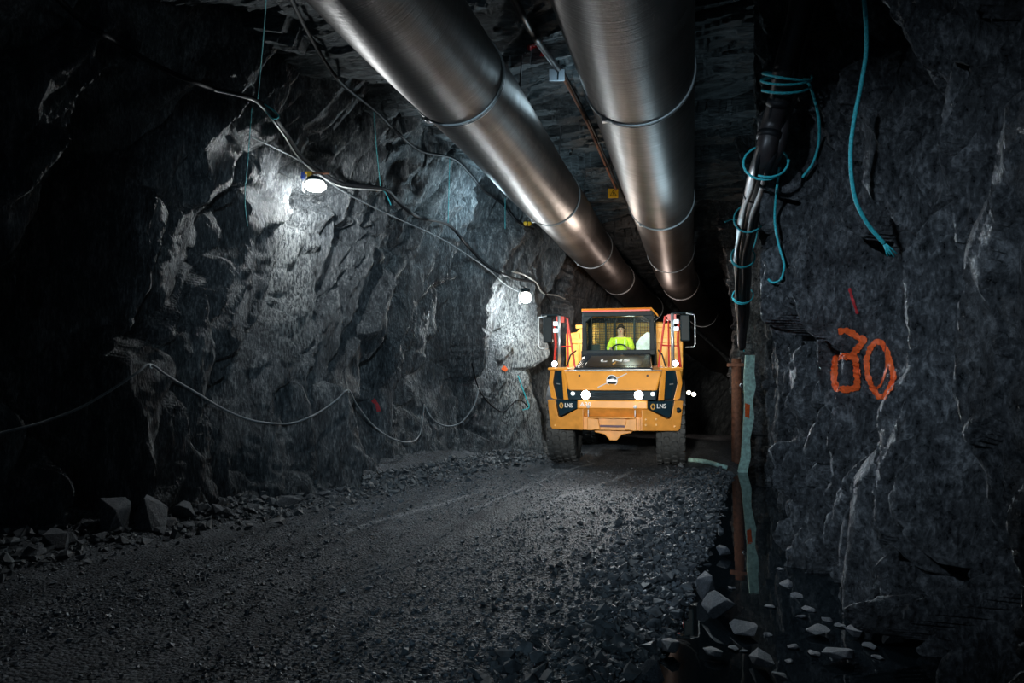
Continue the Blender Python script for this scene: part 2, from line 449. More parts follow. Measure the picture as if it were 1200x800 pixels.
class MB:
    def __init__(s):
        s.v = []; s.f = []

    def add(s, vs, fs):
        b = len(s.v)
        s.v += [tuple(x) for x in vs]
        s.f += [tuple(i + b for i in f) for f in fs]
        return s

    def box(s, x0, x1, y0, y1, z0, z1):
        return s.add([(x0, y0, z0), (x1, y0, z0), (x1, y1, z0), (x0, y1, z0), (x0, y0, z1), (x1, y0, z1), (x1, y1, z1), (x0, y1, z1)],
                     [(0, 3, 2, 1), (4, 5, 6, 7), (0, 1, 5, 4), (1, 2, 6, 5), (2, 3, 7, 6), (3, 0, 4, 7)])

    def hexa(s, lo, hi):
        """two quads (front, back) or (bottom, top): 8 corner solid"""
        return s.add(list(lo) + list(hi), [(0, 3, 2, 1), (4, 5, 6, 7), (0, 1, 5, 4), (1, 2, 6, 5), (2, 3, 7, 6), (3, 0, 4, 7)])

    def prism(s, poly, y0, y1):
        """polygon in x,z extruded along y; y0 / y1 may be functions of (x, z)"""
        n = len(poly)
        f0 = y0 if callable(y0) else (lambda x, z: y0)
        f1 = y1 if callable(y1) else (lambda x, z: y1)
        vs = [(x, f0(x, z), z) for x, z in poly] + [(x, f1(x, z), z) for x, z in poly]
        fs = [tuple(range(n)), tuple(range(2 * n - 1, n - 1, -1))]
        fs += [(i, i + n, (i + 1) % n + n, (i + 1) % n) for i in range(n)]
        return s.add(vs, fs)

    def tube(s, pts, r, n=8, cap=True, closed=False):
        pts = [Vector(p) for p in pts]
        k = len(pts)
        rs = r if hasattr(r, '__len__') else [r] * k
        ref = Vector((0.123, 0.031, 0.99)).normalized()
        vs = []; u = None
        for i, p in enumerate(pts):
            if closed:
                t = pts[(i + 1) % k] - pts[i - 1]
            else:
                t = pts[min(i + 1, k - 1)] - pts[max(i - 1, 0)]
            if t.length < 1e-9: t = Vector((0, 0, 1))
            t.normalize()
            if u is None:
                u = t.cross(ref)
                if u.length < 0.1: u = t.cross(Vector((1, 0, 0)))
            u = u - t * u.dot(t)
            u.normalize()
            w_ = t.cross(u)
            for j in range(n):
                a = 2 * math.pi * j / n
                vs.append(p + (u * math.cos(a) + w_ * math.sin(a)) * rs[i])
        fs = []
        for i in range(k if closed else k - 1):
            a = i * n; b = ((i + 1) % k) * n
            for j in range(n):
                fs.append((a + j, a + (j + 1) % n, b + (j + 1) % n, b + j))
        if cap and not closed:
            fs.append(tuple(range(n - 1, -1, -1))); fs.append(tuple(range((k - 1) * n, k * n)))
        return s.add(vs, fs)

    def lathe(s, prof, c=(0, 0, 0), axis='x', n=32):
        """profile [(r, t)] revolved about an axis through c; closed at ends"""
        vs = []; c = Vector(c)
        for r, t in prof:
            for j in range(n):
                a = 2 * math.pi * j / n
                p = {'x': (t, r * math.cos(a), r * math.sin(a)), 'y': (r * math.cos(a), t, r * math.sin(a)), 'z': (r * math.cos(a), r * math.sin(a), t)}[axis]
                vs.append(c + Vector(p))
        fs = []
        for i in range(len(prof) - 1):
            for j in range(n):
                fs.append((i * n + j, i * n + (j + 1) % n, (i + 1) * n + (j + 1) % n, (i + 1) * n + j))
        fs.append(tuple(range(n - 1, -1, -1))); fs.append(tuple(range((len(prof) - 1) * n, len(prof) * n)))
        return s.add(vs, fs)

    def build(s, name, mat, parent=None, bevel=0.0, smooth=False, loc=None):
        me = bpy.data.meshes.new(name)
        me.from_pydata(s.v, [], s.f)
        bm = bmesh.new(); bm.from_mesh(me)
        bmesh.ops.recalc_face_normals(bm, faces=bm.faces)
        bm.to_mesh(me); bm.free()
        me.materials.append(mat)
        if smooth:
            me.polygons.foreach_set('use_smooth', [True] * len(me.polygons))
        o = bpy.data.objects.new(name, me)
        C.objects.link(o)
        if parent: o.parent = parent
        if loc: o.location = loc
        if bevel:
            b = o.modifiers.new('edge', 'BEVEL'); b.width = bevel; b.segments = 2; b.limit_method = 'ANGLE'; b.angle_limit = R(40)
        return o


def grid_obj(name, X, Y, Z, mat, smooth=False, flip=False):
    nu, nv = X.shape
    me = bpy.data.meshes.new(name)
    co = np.stack([X, Y, Z], -1).reshape(-1, 3).astype(np.float32)
    idx = np.arange(nu * nv).reshape(nu, nv)
    q = np.stack([idx[:-1, :-1], idx[1:, :-1], idx[1:, 1:], idx[:-1, 1:]], -1).reshape(-1, 4)
    if flip: q = q[:, ::-1]
    me.vertices.add(len(co)); me.vertices.foreach_set('co', co.ravel())
    me.loops.add(q.size); me.loops.foreach_set('vertex_index', q.ravel().astype(np.int32))
    me.polygons.add(len(q)); me.polygons.foreach_set('loop_start', np.arange(0, q.size, 4, dtype=np.int32))
    try: me.polygons.foreach_set('loop_total', np.full(len(q), 4, dtype=np.int32))
    except Exception: pass
    me.update(calc_edges=True)
    me.polygons.foreach_set('use_smooth', np.full(len(q), bool(smooth)))
    me.materials.append(mat)
    o = bpy.data.objects.new(name, me)
    C.objects.link(o)
    return o


def raw_obj(name, V, F, mat):
    """verts (n,3), triangles (m,3)"""
    me = bpy.data.meshes.new(name)
    me.vertices.add(len(V)); me.vertices.foreach_set('co', V.astype(np.float32).ravel())
    me.loops.add(F.size); me.loops.foreach_set('vertex_index', F.ravel().astype(np.int32))
    me.polygons.add(len(F)); me.polygons.foreach_set('loop_start', np.arange(0, F.size, 3, dtype=np.int32))
    try: me.polygons.foreach_set('loop_total', np.full(len(F), 3, dtype=np.int32))
    except Exception: pass
    me.update(calc_edges=True)
    me.polygons.foreach_set('use_smooth', np.zeros(len(F), bool))
    me.materials.append(mat)
    o = bpy.data.objects.new(name, me)
    C.objects.link(o)
    return o


# ------------------------------------------------------------------ the tunnel shell
def saw(x, k, sharp=0.82):
    """overlapping plates: slow rise, quick fall, each plate with its own thickness"""
    i = np.floor(x); f = x - i
    h = 0.35 + 0.65 * hsh(i, i * 0, k)
    return h * np.where(f < sharp, f / sharp, (1 - f) / (1 - sharp)) - 0.5


def rock_relief(u, v, tilt, k, big=1.0, worn=1):
    ca, sa = math.cos(tilt), math.sin(tilt)
    p = u * ca - v * sa
    q = u * sa + v * ca
    w1 = fbm(p * 0.8, q * 0.40, k + 50, 3)
    w2 = fbm(p * 2.6, q * 1.0, k + 55, 4)
    p = p + 0.42 * w1 + 0.07 * w2
    q = q + 0.6 * fbm(p * 0.8, q * 0.5, k + 60, 3) + 0.10 * w2
    d = 0.36 * big * facets(p / 1.25, q / 3.8, k, 0.7, 0.8, 0.10)
    d = d + 0.17 * facets(p / 0.50, q / 2.0, k + 10, 0.9, 0.8, 0.14)
    d = d + 0.20 * saw(p / 0.62 + 0.5 * fbm(p * 0.6, q * 0.6, k + 70, 2), k + 71)
    d = d + 0.055 * saw(-p / 0.21 + 0.9 * fbm(p * 0.9, q * 0.7, k + 72, 3), k + 73, 0.75)
    d = d + 0.045 * facets(p / 0.17, q / 0.60, k + 20, 0.9)
    d = d + 0.16 * fbm(p * 0.7, q * 0.4, k + 40, 3)
    d = soften(d, worn)
    d = d + soften(0.030 * facets(p / 0.13, q / 0.34, k + 80, 1.0, 0.5, 0.2), 1) + 0.030 * fbm(p * 7, q * 3.2, k + 30, 4)
    return d


def soften(d, n=1):
    """wear the broken edges a little"""
    for _ in range(n):
        e = np.pad(d, 1, mode='edge')
        d = (e[:-2, 1:-1] + 2 * e[1:-1, 1:-1] + e[2:, 1:-1]) / 4
        e = np.pad(d, 1, mode='edge')
        d = (e[1:-1, :-2] + 2 * e[1:-1, 1:-1] + e[1:-1, 2:]) / 4
    return d


def samples(segs):
    out = []
    for a, b, st in segs:
        out.append(np.arange(a, b, st))
    return np.concatenate(out + [np.array([segs[-1][1]])])


ys = samples([(-4, 3, 0.10), (3, 5.5, 0.045), (5.5, 12, 0.028), (12, 19, 0.032), (19, 46, 0.12)])
zs = samples([(-0.6, 0.8, 0.03), (0.8, 7.0, 0.034), (7.0, 8.2, 0.08)])
Yg, Zg = np.meshgrid(ys, zs, indexing='ij')
d = rock_relief(Yg * 1.12, Zg, R(17), 100)
# deep recesses where slabs have come away
for yc, wd, dp, tl in ((6.55, 0.30, 0.9, 0.02), (8.15, 0.10, 0.30, 0.10), (12.35, 0.25, 0.35, 0.30), (5.6, 0.22, 0.5, -0.05)):
    cc = yc + tl * (Zg - 2.0) + 0.25 * fbm(Zg * 0.8, Zg * 0 + yc, 77, 3)
    d = d - dp * np.clip(1.35 - np.abs(Yg - cc) / wd, 0, 1) * np.clip((6.3 - Zg) / 1.5, 0.2, 1)
# foot of the wall bulges out, pillar beside the far lamp
d = d + 0.35 * np.clip((1.4 - Zg) / 1.8, 0, 1) ** 1.3 * (0.6 + vn(Yg * 0.9, Zg, 8))
d = d + 0.40 * np.exp(-((Yg - 16.1 + 0.10 * (Zg - 2)) / 0.5) ** 2) * np.clip((5.0 - Zg) / 2.2, 0, 1)
d = d + 0.55 * np.exp(-((Yg - 15.9) / 0.6) ** 2) * np.clip((2.6 - Zg) / 2.4, 0, 1)
X = left_x(Yg) + 0.085 * np.clip(Zg - bendz(Yg) - 3.4, 0, 9) ** 2 + d * np.where(Yg > 22, 0.6, 1.0)
Yd = Yg + 0.35 * d
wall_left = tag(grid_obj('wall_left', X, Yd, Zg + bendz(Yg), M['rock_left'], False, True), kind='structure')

ys = samples([(-4, 2, 0.10), (2, 4.2, 0.03), (4.2, 10, 0.016), (10, 17, 0.022), (17, 46, 0.12)])
zs = samples([(-0.8, 6.0, 0.022), (6.0, 8.2, 0.08)])
Yg, Zg = np.meshgrid(ys, zs, indexing='ij')
d = rock_relief(Yg * 1.1, Zg, R(-10), 300, 0.8, 1)
# thick plates that overlap away from the camera, each face turned a little differently
pw = Yg + 0.16 * (Zg - 2) + 0.45 * fbm(Yg * 0.5, Zg * 0.45, 391, 3)
qw = Zg + 0.3 * fbm(Yg * 0.6, Zg * 0.6, 392, 3)
d = d + 0.50 * saw(pw / 1.15, 393, 0.86) + 0.22 * facets(pw / 0.8, (qw + 0.5 * pw) / 2.1, 394, 1.1, 0.5, 0.10) + 0.10 * facets(pw / 0.33, (qw + 0.9 * pw) / 0.8, 395, 1.3, 0.4, 0.12)
cut = np.exp(-(((Yg - 6.1) / 0.8) ** 2 + ((Zg - 1.95) / 0.62) ** 2) ** 1.5)      # flat face that carries the number
d = d * (1 - cut) + soften(d, 60) * cut
d = d - 0.55 * np.clip(1.3 - np.abs(Yg - (5.15 + 0.12 * (Zg - 2) + 0.2 * vn(Zg * 1.3, Zg * 0, 4))) / 0.22, 0, 1)
d = d - 0.22 * np.clip(1.2 - np.abs(Yg - (8.9 - 0.05 * Zg + 0.25 * vn(Zg * 1.1, Zg * 0, 6))) / 0.16, 0, 1) * np.clip((2.4 - Zg) / 1.0, 0, 1)
for yc, wd, dp in ((7.35, 0.07, 0.30), (8.25, 0.06, 0.22), (9.7, 0.08, 0.25), (4.55, 0.10, 0.35)):
    d = d - dp * np.clip(1.3 - np.abs(Yg - (yc - 0.06 * (Zg - 2) + 0.22 * fbm(Zg * 0.9, Zg * 0 + yc, 91, 3))) / wd, 0, 1) * np.clip(0.6 + 1.6 * vn(Zg * 0.55, Zg * 0 + yc, 95), 0, 1)
damp = np.interp(Yg, [3, 8.0, 10, 14.5, 16, 20], [1.0, 0.95, 0.5, 0.35, 0.55, 0.55])
# slab at the foot under the number, the groove beside it, and the big smooth boss nearest the camera
boss = np.exp(-(((Yg - 4.35) / 0.42) ** 2 + ((Zg - 2.2) / 1.25) ** 2) ** 2)
d = d * (1 - 0.75 * boss) + 0.34 * boss
slab = np.exp(-(((Yg - 6.45 + 0.25 * (Zg - 0.6)) / 0.55) ** 2 + ((Zg - 0.45) / 0.95) ** 2) ** 3)
d = d * (1 - 0.7 * slab) + 0.24 * slab
d = d - 0.40 * np.clip(1.3 - np.abs(Yg - (7.45 - 0.22 * (Zg - 0.8) + 0.12 * vn(Zg * 1.7, Zg * 0, 41))) / 0.13, 0, 1) * np.clip((2.0 - Zg) / 0.8, 0, 1)
d = d + 0.016 * fbm(Yg * 9, Zg * 9, 44, 3)
X = right_x(Yg) + 0.10 - 0.045 * np.clip(Zg - bendz(Yg) - 3.2, 0, 9) ** 2 - d * damp
near = (Yg > 4) & (Yg < 13.6)
lim = 0.088 * Yg + 0.02
X = np.where(near & (X < lim), lim + 0.12 * (X - lim), X)
wall_right = tag(grid_obj('wall_right', X, Yg - 0.25 * d, Zg + bendz(Yg), M['rock_right'], False), kind='structure')

# roof: bedded rock that steps down across the tunnel
xs = samples([(-10, -4, 0.10), (-4, 2.6, 0.035), (2.6, 12, 0.2)])
ys = samples([(-4, 3, 0.10), (3, 20, 0.032), (20, 46, 0.12)])
Xg, Yg = np.meshgrid(xs, ys, indexing='ij')
p = Yg + 0.28 * Xg + 0.5 * fbm(Xg * 0.5, Yg * 0.5, 700, 3)
z = 6.45 + 0.22 * facets(p / 1.5, Xg / 4.0, 710, 0.9) + 0.09 * facets(p / 0.42, Xg / 1.6, 720, 0.9) + 0.03 * facets(p / 0.13, Xg / 0.6, 730, 0.9) + 0.1 * fbm(Xg * 0.6, Yg * 0.6, 740)
z = z + np.clip(-Xg - 4, 0, 3) * 0.12
ceiling = tag(grid_obj('ceiling', Xg + bendx(Yg), Yg, z + bendz(Yg), M['rock_roof'], False, True), kind='structure')

xs = samples([(-10, -7.8, 0.06), (-7.8, 2.6, 0.03), (2.6, 4.0, 0.1)])
ys = samples([(-4, 2.5, 0.10), (2.5, 9, 0.026), (9, 18, 0.05), (18, 46, 0.15)])
Xg, Yg = np.meshgrid(xs, ys, indexing='ij')
floor = tag(grid_obj('floor', Xg + bendx(Yg), Yg, floor_z(Xg + bendx(Yg), Yg), M['floor'], True), kind='structure')

# the heading closes far down the bend
m = MB(); m.box(-6, 16, 46, 46.6, -14, 9)
tag(m.build('wall_far', M['rock_left']), kind='structure')

bpy.context.view_layer.update()
WALLS = (wall_left, wall_right, ceiling, floor)


def hit(px, py, objs=WALLS):
    dvec = ray(px, py); best = None
    for o in objs:
        ok, p_, n_, i_ = o.ray_cast(CAM, dvec.normalized(), distance=200)
        if ok:
            t = (p_ - CAM).length / dvec.length
            if best is None or t < best: best = t
    return best if best is not None else 30.0


def on_wall(px, py, off=0.05, objs=WALLS):
    return at(px, py, hit(px, py, objs) - off)


def spline(pts, n=8):
    P = [pts[0]] + list(pts) + [pts[-1]]
    out = []
    for i in range(1, len(P) - 2):
        a, b, c, e = P[i - 1], P[i], P[i + 1], P[i + 2]
        for k in range(n):
            t = k / n
            out.append(0.5 * ((2 * b) + (c - a) * t + (2 * a - 5 * b + 4 * c - e) * t * t + (3 * b - a - 3 * c + e) * t ** 3))
    out.append(Vector(pts[-1]))
    return out


def ease(ds, n=3):
    for _ in range(n):
        ds = [min(ds[i], 0.25 * ds[max(i - 1, 0)] + 0.5 * ds[i] + 0.25 * ds[min(i + 1, len(ds) - 1)]) for i in range(len(ds))]
    return ds


def hung(pxs, off=0.10, objs=WALLS, n=6):
    """a line seen at pxs: entries (x, y, 1) are fixed to the rock, it hangs free between them and never enters the rock"""
    k = [i for i, q in enumerate(pxs) if len(q) > 2 and q[2]]
    if 0 not in k: k = [0] + k
    if len(pxs) - 1 not in k: k = k + [len(pxs) - 1]
    dd = [hit(pxs[i][0], pxs[i][1], objs) - off for i in k]
    q2 = spline([Vector((q[0], q[1], 0)) for q in pxs], n)
    ds = [float(np.interp(i / n, k, dd)) for i in range(len(q2))]
    ds = [min(t, hit(q.x, q.y, objs) - off * 0.6) for t, q in zip(ds, q2)]
    return [at(q.x, q.y, t) for q, t in zip(q2, ease(ds, 6))]


# ------------------------------------------------------------------ ventilation ducts
def duct(name, x, z, r, rings, label):
    root = empty(name, (x, 7.4, z - r), 0, label, 'duct', 'ventilation ducts under the roof')
    org = Vector((x, 7.4, z - r))
    yy = np.concatenate([np.arange(-3.5, 20, 0.5), np.arange(20, 44, 0.8)])
    m = MB()
    pts = []; rr = []
    for y in yy:
        sag = 0.035 * math.sin((y - rings[0]) / (rings[1] - rings[0]) * 2 * math.pi)
        pts.append(Vector((x + float(bendx(y)), y, z + float(bendz(y)) + sag * 0.5)) - org); rr.append(r)
    m.tube(pts, rr, 56)
    m.build('duct_tube', M['duct'], root, 0, True)

    def ringpts(y, rad, tilt=0.0):
        c = Vector((x + float(bendx(y)), y, z + float(bendz(y)))) - org
        return [c + Vector((rad * math.cos(a), tilt * math.sin(a), rad * math.sin(a))) for a in np.linspace(0, 2 * math.pi, 57)[:-1]]
    for i, y in enumerate(rings):
        m = MB(); m.tube(ringpts(y, r + 0.006, 0.05), 0.014, 8, closed=True); m.tube(ringpts(y + 0.05, r + 0.004, 0.05), 0.012, 8, closed=True)
        if i < 3:
            a = R(232); cpt = Vector((x + r * math.cos(a), y, z + r * math.sin(a))) - org
            m.box(cpt.x - .03, cpt.x + .03, cpt.y - .05, cpt.y + .06, cpt.z - .035, cpt.z + .03)
        m.build('joint_collar', M['collar'], root, 0, True)
    for y in [rings[0] - 1.4 + 2.8 * i for i in range(6)]:
        c = Vector((x, y, z)) - org
        for sgn in (-1, 1):
            m = MB(); m.tube([c + Vector((sgn * r * 0.72, 0, r * 0.72)), c + Vector((sgn * r * 0.85, 0, 1.5))], 0.012, 6)
            m.build('hanger_wire', M['strap'], root, 0, True)
    return root


duct('ventilation_duct', -2.6, 5.33, 0.56, [7.3, 12.7, 18.1, 23.5, 29], 'long grey metal ventilation duct on the side of the wall with the lit lamps')
duct('ventilation_duct', -0.54, 5.21, 0.60, [7.42, 12.9, 18.4, 24, 29.5], 'wide grey metal ventilation duct nearer the wall with the painted number')

# ------------------------------------------------------------------ the articulated hauler (x across, y away from the camera, z up)
H = empty('articulated_hauler', (-1.58, 13.81, 0.0), R(1.84), 'orange articulated hauler with lit headlights driving towards the camera on the gravel road', 'dump truck')


def text(name, body, size, loc, rot, mat, parent, depth=0.004, shear=0.0, xs=1.0):
    cu = bpy.data.curves.new(name, 'FONT')
    cu.body = body; cu.size = size; cu.extrude = depth; cu.shear = shear
    cu.align_x = 'CENTER'; cu.align_y = 'CENTER'; cu.offset = size * 0.012
    o = bpy.data.objects.new(name, cu)
    cu.materials.append(mat)
    C.objects.link(o)
    bpy.context.view_layer.update()
    me = bpy.data.meshes.new_from_object(o.evaluated_get(bpy.context.evaluated_depsgraph_get()))
    bpy.data.objects.remove(o); bpy.data.curves.remove(cu)
    o = bpy.data.objects.new(name, me)
    if not me.materials: me.materials.append(mat)
    C.objects.link(o)
    o.parent = parent; o.location = loc; o.rotation_euler = rot; o.scale = (xs, 1, 1)
    return o


# --- wheels
def wheel_mesh():
    m = MB()
    hw = 0.30
    m.lathe([(0.40, -hw * 0.86), (0.55, -hw), (0.70, -hw * 0.98), (0.755, -hw * 0.86), (0.765, 0), (0.755, hw * 0.86), (0.70, hw * 0.98), (0.55, hw), (0.40, hw * 0.86)], n=48)
    nb = 26
    for row, xc in enumerate((-0.235, -0.08, 0.08, 0.235)):
        for k in range(nb):
            a = 2 * math.pi * (k + (0.5 if row % 2 else 0)) / nb
            w2 = 0.066 if abs(xc) < 0.2 else 0.062
            da = 0.082
            lo = []; hi = []
            for ddx, dda in ((-1, -0.55), (-0.55, -1), (0.55, -1), (1, -0.55), (1, 0.55), (0.55, 1), (-0.55, 1), (-1, 0.55)):
                xx = xc + ddx * w2; aa = a + dda * da
                lo.append((xx, 0.745 * math.sin(aa), 0.745 * math.cos(aa)))
                xx = xc + ddx * w2 * 0.86; aa = a + dda * da * 0.86
                hi.append((xx, 0.80 * math.sin(aa), 0.80 * math.cos(aa)))
            vs = lo + hi
            fs = [tuple(range(8)), tuple(range(15, 7, -1))] + [(i, (i + 1) % 8, 8 + (i + 1) % 8, 8 + i) for i in range(8)]
            m.add(vs, fs)
    return m


wm0 = None
for vy in (1.30, 5.35, 7.05):
    for sx in (-1, 1):
        if wm0 is None:
            o = wheel_mesh().build('wheel', M['rubber'], H)
            rm = MB()
            rm.lathe([(0.41, -0.20), (0.41, -0.16), (0.30, -0.10), (0.16, -0.10), (0.14, -0.22), (0.02, -0.22)], n=28)
            rm.lathe([(0.41, 0.20), (0.41, 0.16), (0.30, 0.10), (0.16, 0.10), (0.14, 0.22), (0.02, 0.22)], n=28)
            ro = rm.build('rim', M['rim'], o)
            wm0 = o
        else:
            o = wm0.copy(); C.objects.link(o); r2 = ro.copy(); C.objects.link(r2); r2.parent = o
        o.location = (1.14 * sx, vy, 0.80)
        o.rotation_euler = (random.random() * 0.2, 0, 0)

# --- chassis and axles
m = MB(); m.box(-0.42, 0.42, 0.35, 2.9, 0.75, 1.25); m.box(-0.30, 0.30, 2.9, 8.2, 0.85, 1.25); m.box(-0.8, 0.8, 0.5, 2.6, 1.25, 1.95)
m.build('chassis_frame', M['chassis'], H, 0.02)
for vy in (1.30, 5.35, 7.05):
    m = MB(); m.tube([(-0.9, vy, 0.80), (-0.35, vy, 0.80), (0, vy, 0.78), (0.35, vy, 0.80), (0.9, vy, 0.80)], [0.11, 0.13, 0.24, 0.13, 0.11], 14)
    m.build('axle', M['chassis'], H, 0, True)
m = MB(); m.prism([(-0.42, 0.80), (0.42, 0.80), (0.36, 0.74), (0.17, 0.70), (0.07, 0.58), (-0.07, 0.58), (-0.17, 0.70), (-0.36, 0.74)], 0.22, 0.55)
m.build('tow_hitch', M['dirty_orange'], H, 0.015)

# --- bumper: swept corner wings, a middle beam with step frame and towing recess
def sweep(x, z): return 0.0 + 0.62 * max(0.0, abs(x) - 0.62)
def sweep2(x, z): return sweep(x, z) + 0.30
for s in (-1, 1):
    m = MB()
    P_ = [(0.58, 0.80), (0.98, 0.79), (1.29, 0.78), (1.335, 0.83), (1.40, 1.37), (1.385, 1.395), (1.22, 1.395), (1.15, 1.06), (1.12, 1.03), (1.08, 1.025), (0.70, 1.23), (0.58, 1.235)]
    m.prism([(x * s, z) for x, z in P_], sweep, sweep2)
    m.build('bumper_wing', M['dirty_orange'], H, 0.018)
m = MB(); m.prism([(-0.70, 1.235), (0.70, 1.235), (0.70, 1.405), (-0.70, 1.405)], -0.02, 0.3)
bb = m.build('bumper_beam', M['orange'], H, 0.02)
text('lettering', 'A30', 0.115, (-0.53, -0.030, 1.318), (R(90), 0, 0), M['white'], bb, 0.004, 0, 1.15)
m = MB()
m.add([(-0.60, 0.02, 1.235), (0.60, 0.02, 1.235), (0.60, 0.16, 1.07), (-0.60, 0.16, 1.07), (-0.60, 0.3, 1.235), (0.60, 0.3, 1.235), (0.60, 0.3, 1.07), (-0.60, 0.3, 1.07)],
      [(0, 1, 2, 3), (4, 7, 6, 5), (0, 4, 5, 1), (3, 2, 6, 7), (0, 3, 7, 4), (1, 5, 6, 2)])
m.box(-0.60, 0.60, 0.06, 0.3, 0.80, 1.07)
m.build('bumper_recess', M['dirty_orange'], H, 0.01)
m = MB()
m.prism([(-0.47, 1.075), (0.45, 1.075), (0.45, 1.045), (-0.47, 1.045)], -0.05, 0.10)
m.prism([(-0.50, 1.05), (-0.28, 1.03), (-0.24, 0.83), (-0.42, 0.80), (-0.50, 0.80)], -0.02, 0.12)
m.prism([(0.48, 1.05), (0.28, 1.03), (0.24, 0.83), (0.42, 0.80), (0.48, 0.80)], -0.02, 0.12)
m.build('step_bracket', M['dirty_orange'], H, 0.012)
for xx in (-0.475, 0.455):
    m = MB(); m.tube([(xx, -0.04, 1.075), (xx, -0.04, 1.215)], 0.012, 8); m.lathe([(0.035, -0.055), (0.035, -0.02)], (xx, 0, 1.28), 'y', 14)
    m.build('step_pin', M['silver_paint'], H, 0, True)
m = MB(); m.prism([(-0.29, 0.905), (0.27, 0.905), (0.25, 0.865), (-0.27, 0.865)], 0.03, 0.09); m.build('tow_slot', M['slot'], H)
m = MB(); m.box(0.53, 0.56, 0.0, 0.1, 0.80, 1.07); m.build('bumper_rib', M['dirty_orange'], H, 0.008)
for xx, zz in ((0.66, 1.03), (0.86, 1.03), (0.66, 0.92), (0.86, 0.92), (-1.22, 0.86), (1.22, 0.88)):
    m = MB(); y_ = sweep(xx, zz) + (0.06 if abs(xx) < 0.6 else 0); m.lathe([(0.020, y_ - 0.02), (0.020, y_ + 0.02)], (xx, 0, zz), 'y', 6); m.build('bolt', M['gold'], H)
for s in (-1, 1):
    m = MB(); P_ = [(0.69, 1.385), (1.185, 1.385), (1.13, 1.065), (1.09, 1.06), (0.69, 1.255)]
    m.prism([(x * s, z) for x, z in P_], lambda x, z: sweep(x, z) + 0.015, lambda x, z: sweep(x, z) + 0.12)
    pn = m.build('lettered_panel', M['navy'], H, 0.006)
    a = math.atan(0.62) * s
    xl = 0.98 if s < 0 else 0.99
    cx, cz = (-0.905, 1.285) if s < 0 else (0.965, 1.285)
    text('lettering', 'LNS', 0.125, (cx, sweep(cx, 0) + 0.008, cz), (R(90), 0, a), M['white'], pn, 0.004, 0, 1.0)
    ex = -1.075 if s < 0 else 0.80
    pts = [(ex + 0.035 * math.sin(t), sweep(ex + 0.035 * math.sin(t), 0) + 0.006, 1.28 + 0.052 * math.cos(t)) for t in np.linspace(0, 2 * math.pi, 17)[:-1]]
    m = MB(); m.tube(pts, 0.013, 6, closed=True); m.build('ring_mark', M['gold'], pn, 0, True)
m = MB(); m.lathe([(0.055, 0.40), (0.055, 0.47)], (1.30, 0, 1.20), 'y', 18); m.build('tie_down_hole', M['black'], H, 0, True)

# --- grille band with lamps
m = MB(); m.prism([(-0.93, 1.63), (-0.80, 1.595), (0.80, 1.595), (0.90, 1.63), (0.86, 1.41), (-0.90, 1.41)], lambda x, z: 0.01 + 0.10 * abs(x) ** 3, 0.4)
gr = m.build('grille_band', M['navy'], H, 0.012)
for k in range(4):
    m = MB(); zz = 1.445 + 0.035 * k; m.tube([(-0.42, -0.002, zz), (0.42, -0.002, zz)], 0.007, 6); m.build('grille_bar', M['chassis'], gr, 0, True)
for s in (-1, 1):
    m = MB(); m.lathe([(0.105, 0.05), (0.105, -0.02), (0.095, -0.025)], (0.53 * s, 0, 1.51), 'y', 24); hl = m.build('headlight', M['chrome'], H, 0, True)
    m = MB(); m.lathe([(0.088, -0.022), (0.075, -0.045), (0.03, -0.055)], (0.53 * s, 0, 1.51), 'y', 24); m.build('lamp_lens', M['led'], hl, 0, True)
    light('headlight_beam', 'SPOT', (0.53 * s, -0.12, 1.51), 110, (0.92, 0.96, 1.0), 0.06, (0.53 * s * 2.2, -9.0, -0.4), 78, 0.9, H)
    m = MB(); m.lathe([(0.045, 0.16), (0.045, 0.06), (0.03, 0.045)], (0.80 * s, 0, 1.535), 'y', 16); sl = m.build('side_light', M['led_dim'], H, 0, True)

# --- bonnet
m = MB()
fr = [(-0.885, 0.02, 1.60), (0.885, 0.02, 1.60), (0.99, 0.14, 1.99), (-0.99, 0.14, 1.99)]
bk = [(-0.885, 1.5, 1.60), (0.885, 1.5, 1.60), (0.99, 1.5, 2.12), (-0.99, 1.5, 2.12)]
m.hexa(fr, bk); m.build('bonnet', M['orange'], H, 0.035)
m = MB(); m.tube([(-0.98, 0.125, 2.0), (0.98, 0.125, 2.0)], 0.013, 8); m.build('bonnet_edge_trim', M['silver'], H, 0, True)
m = MB()
m.hexa([(-0.80, 0.20, 1.98), (0.80, 0.20, 1.98), (0.80, 0.20, 2.06), (-0.80, 0.20, 2.06)], [(-0.72, 1.72, 2.2), (0.72, 1.72, 2.2), (0.72, 1.72, 2.42), (-0.72, 1.72, 2.42)])
bt = m.build('bonnet_top', M['hood'], H, 0.03)
m = MB(); zt = lambda y: 2.06 + (y - 0.20) * (0.36 / 1.52) + 0.006
m.hexa([(-0.60, 0.38, zt(0.38) - .02), (0.56, 0.38, zt(0.38) - .02), (0.56, 0.38, zt(0.38)), (-0.60, 0.38, zt(0.38))], [(-0.56, 1.35, zt(1.35) - .02), (0.62, 1.35, zt(1.35) - .02), (0.62, 1.35, zt(1.35)), (-0.56, 1.35, zt(1.35))])
gp = m.build('gloss_panel', M['hood_gloss'], bt, 0.008)
tl = math.atan(0.36 / 1.52)
text('lettering', 'L NS', 0.30, (0.0, 0.84, zt(0.84) + 0.006), (tl, 0, 0), M['white'], bt, 0.004, 0.0, 1.05)
m = MB(); m.tube([(-0.02, 0.50, zt(0.50)), (0.03, 0.58, zt(0.58)), (0.0, 0.62, zt(0.62)), (0.06, 0.72, zt(0.72))], 0.018, 6); m.build('gold_mark', M['gold'], bt, 0, True)
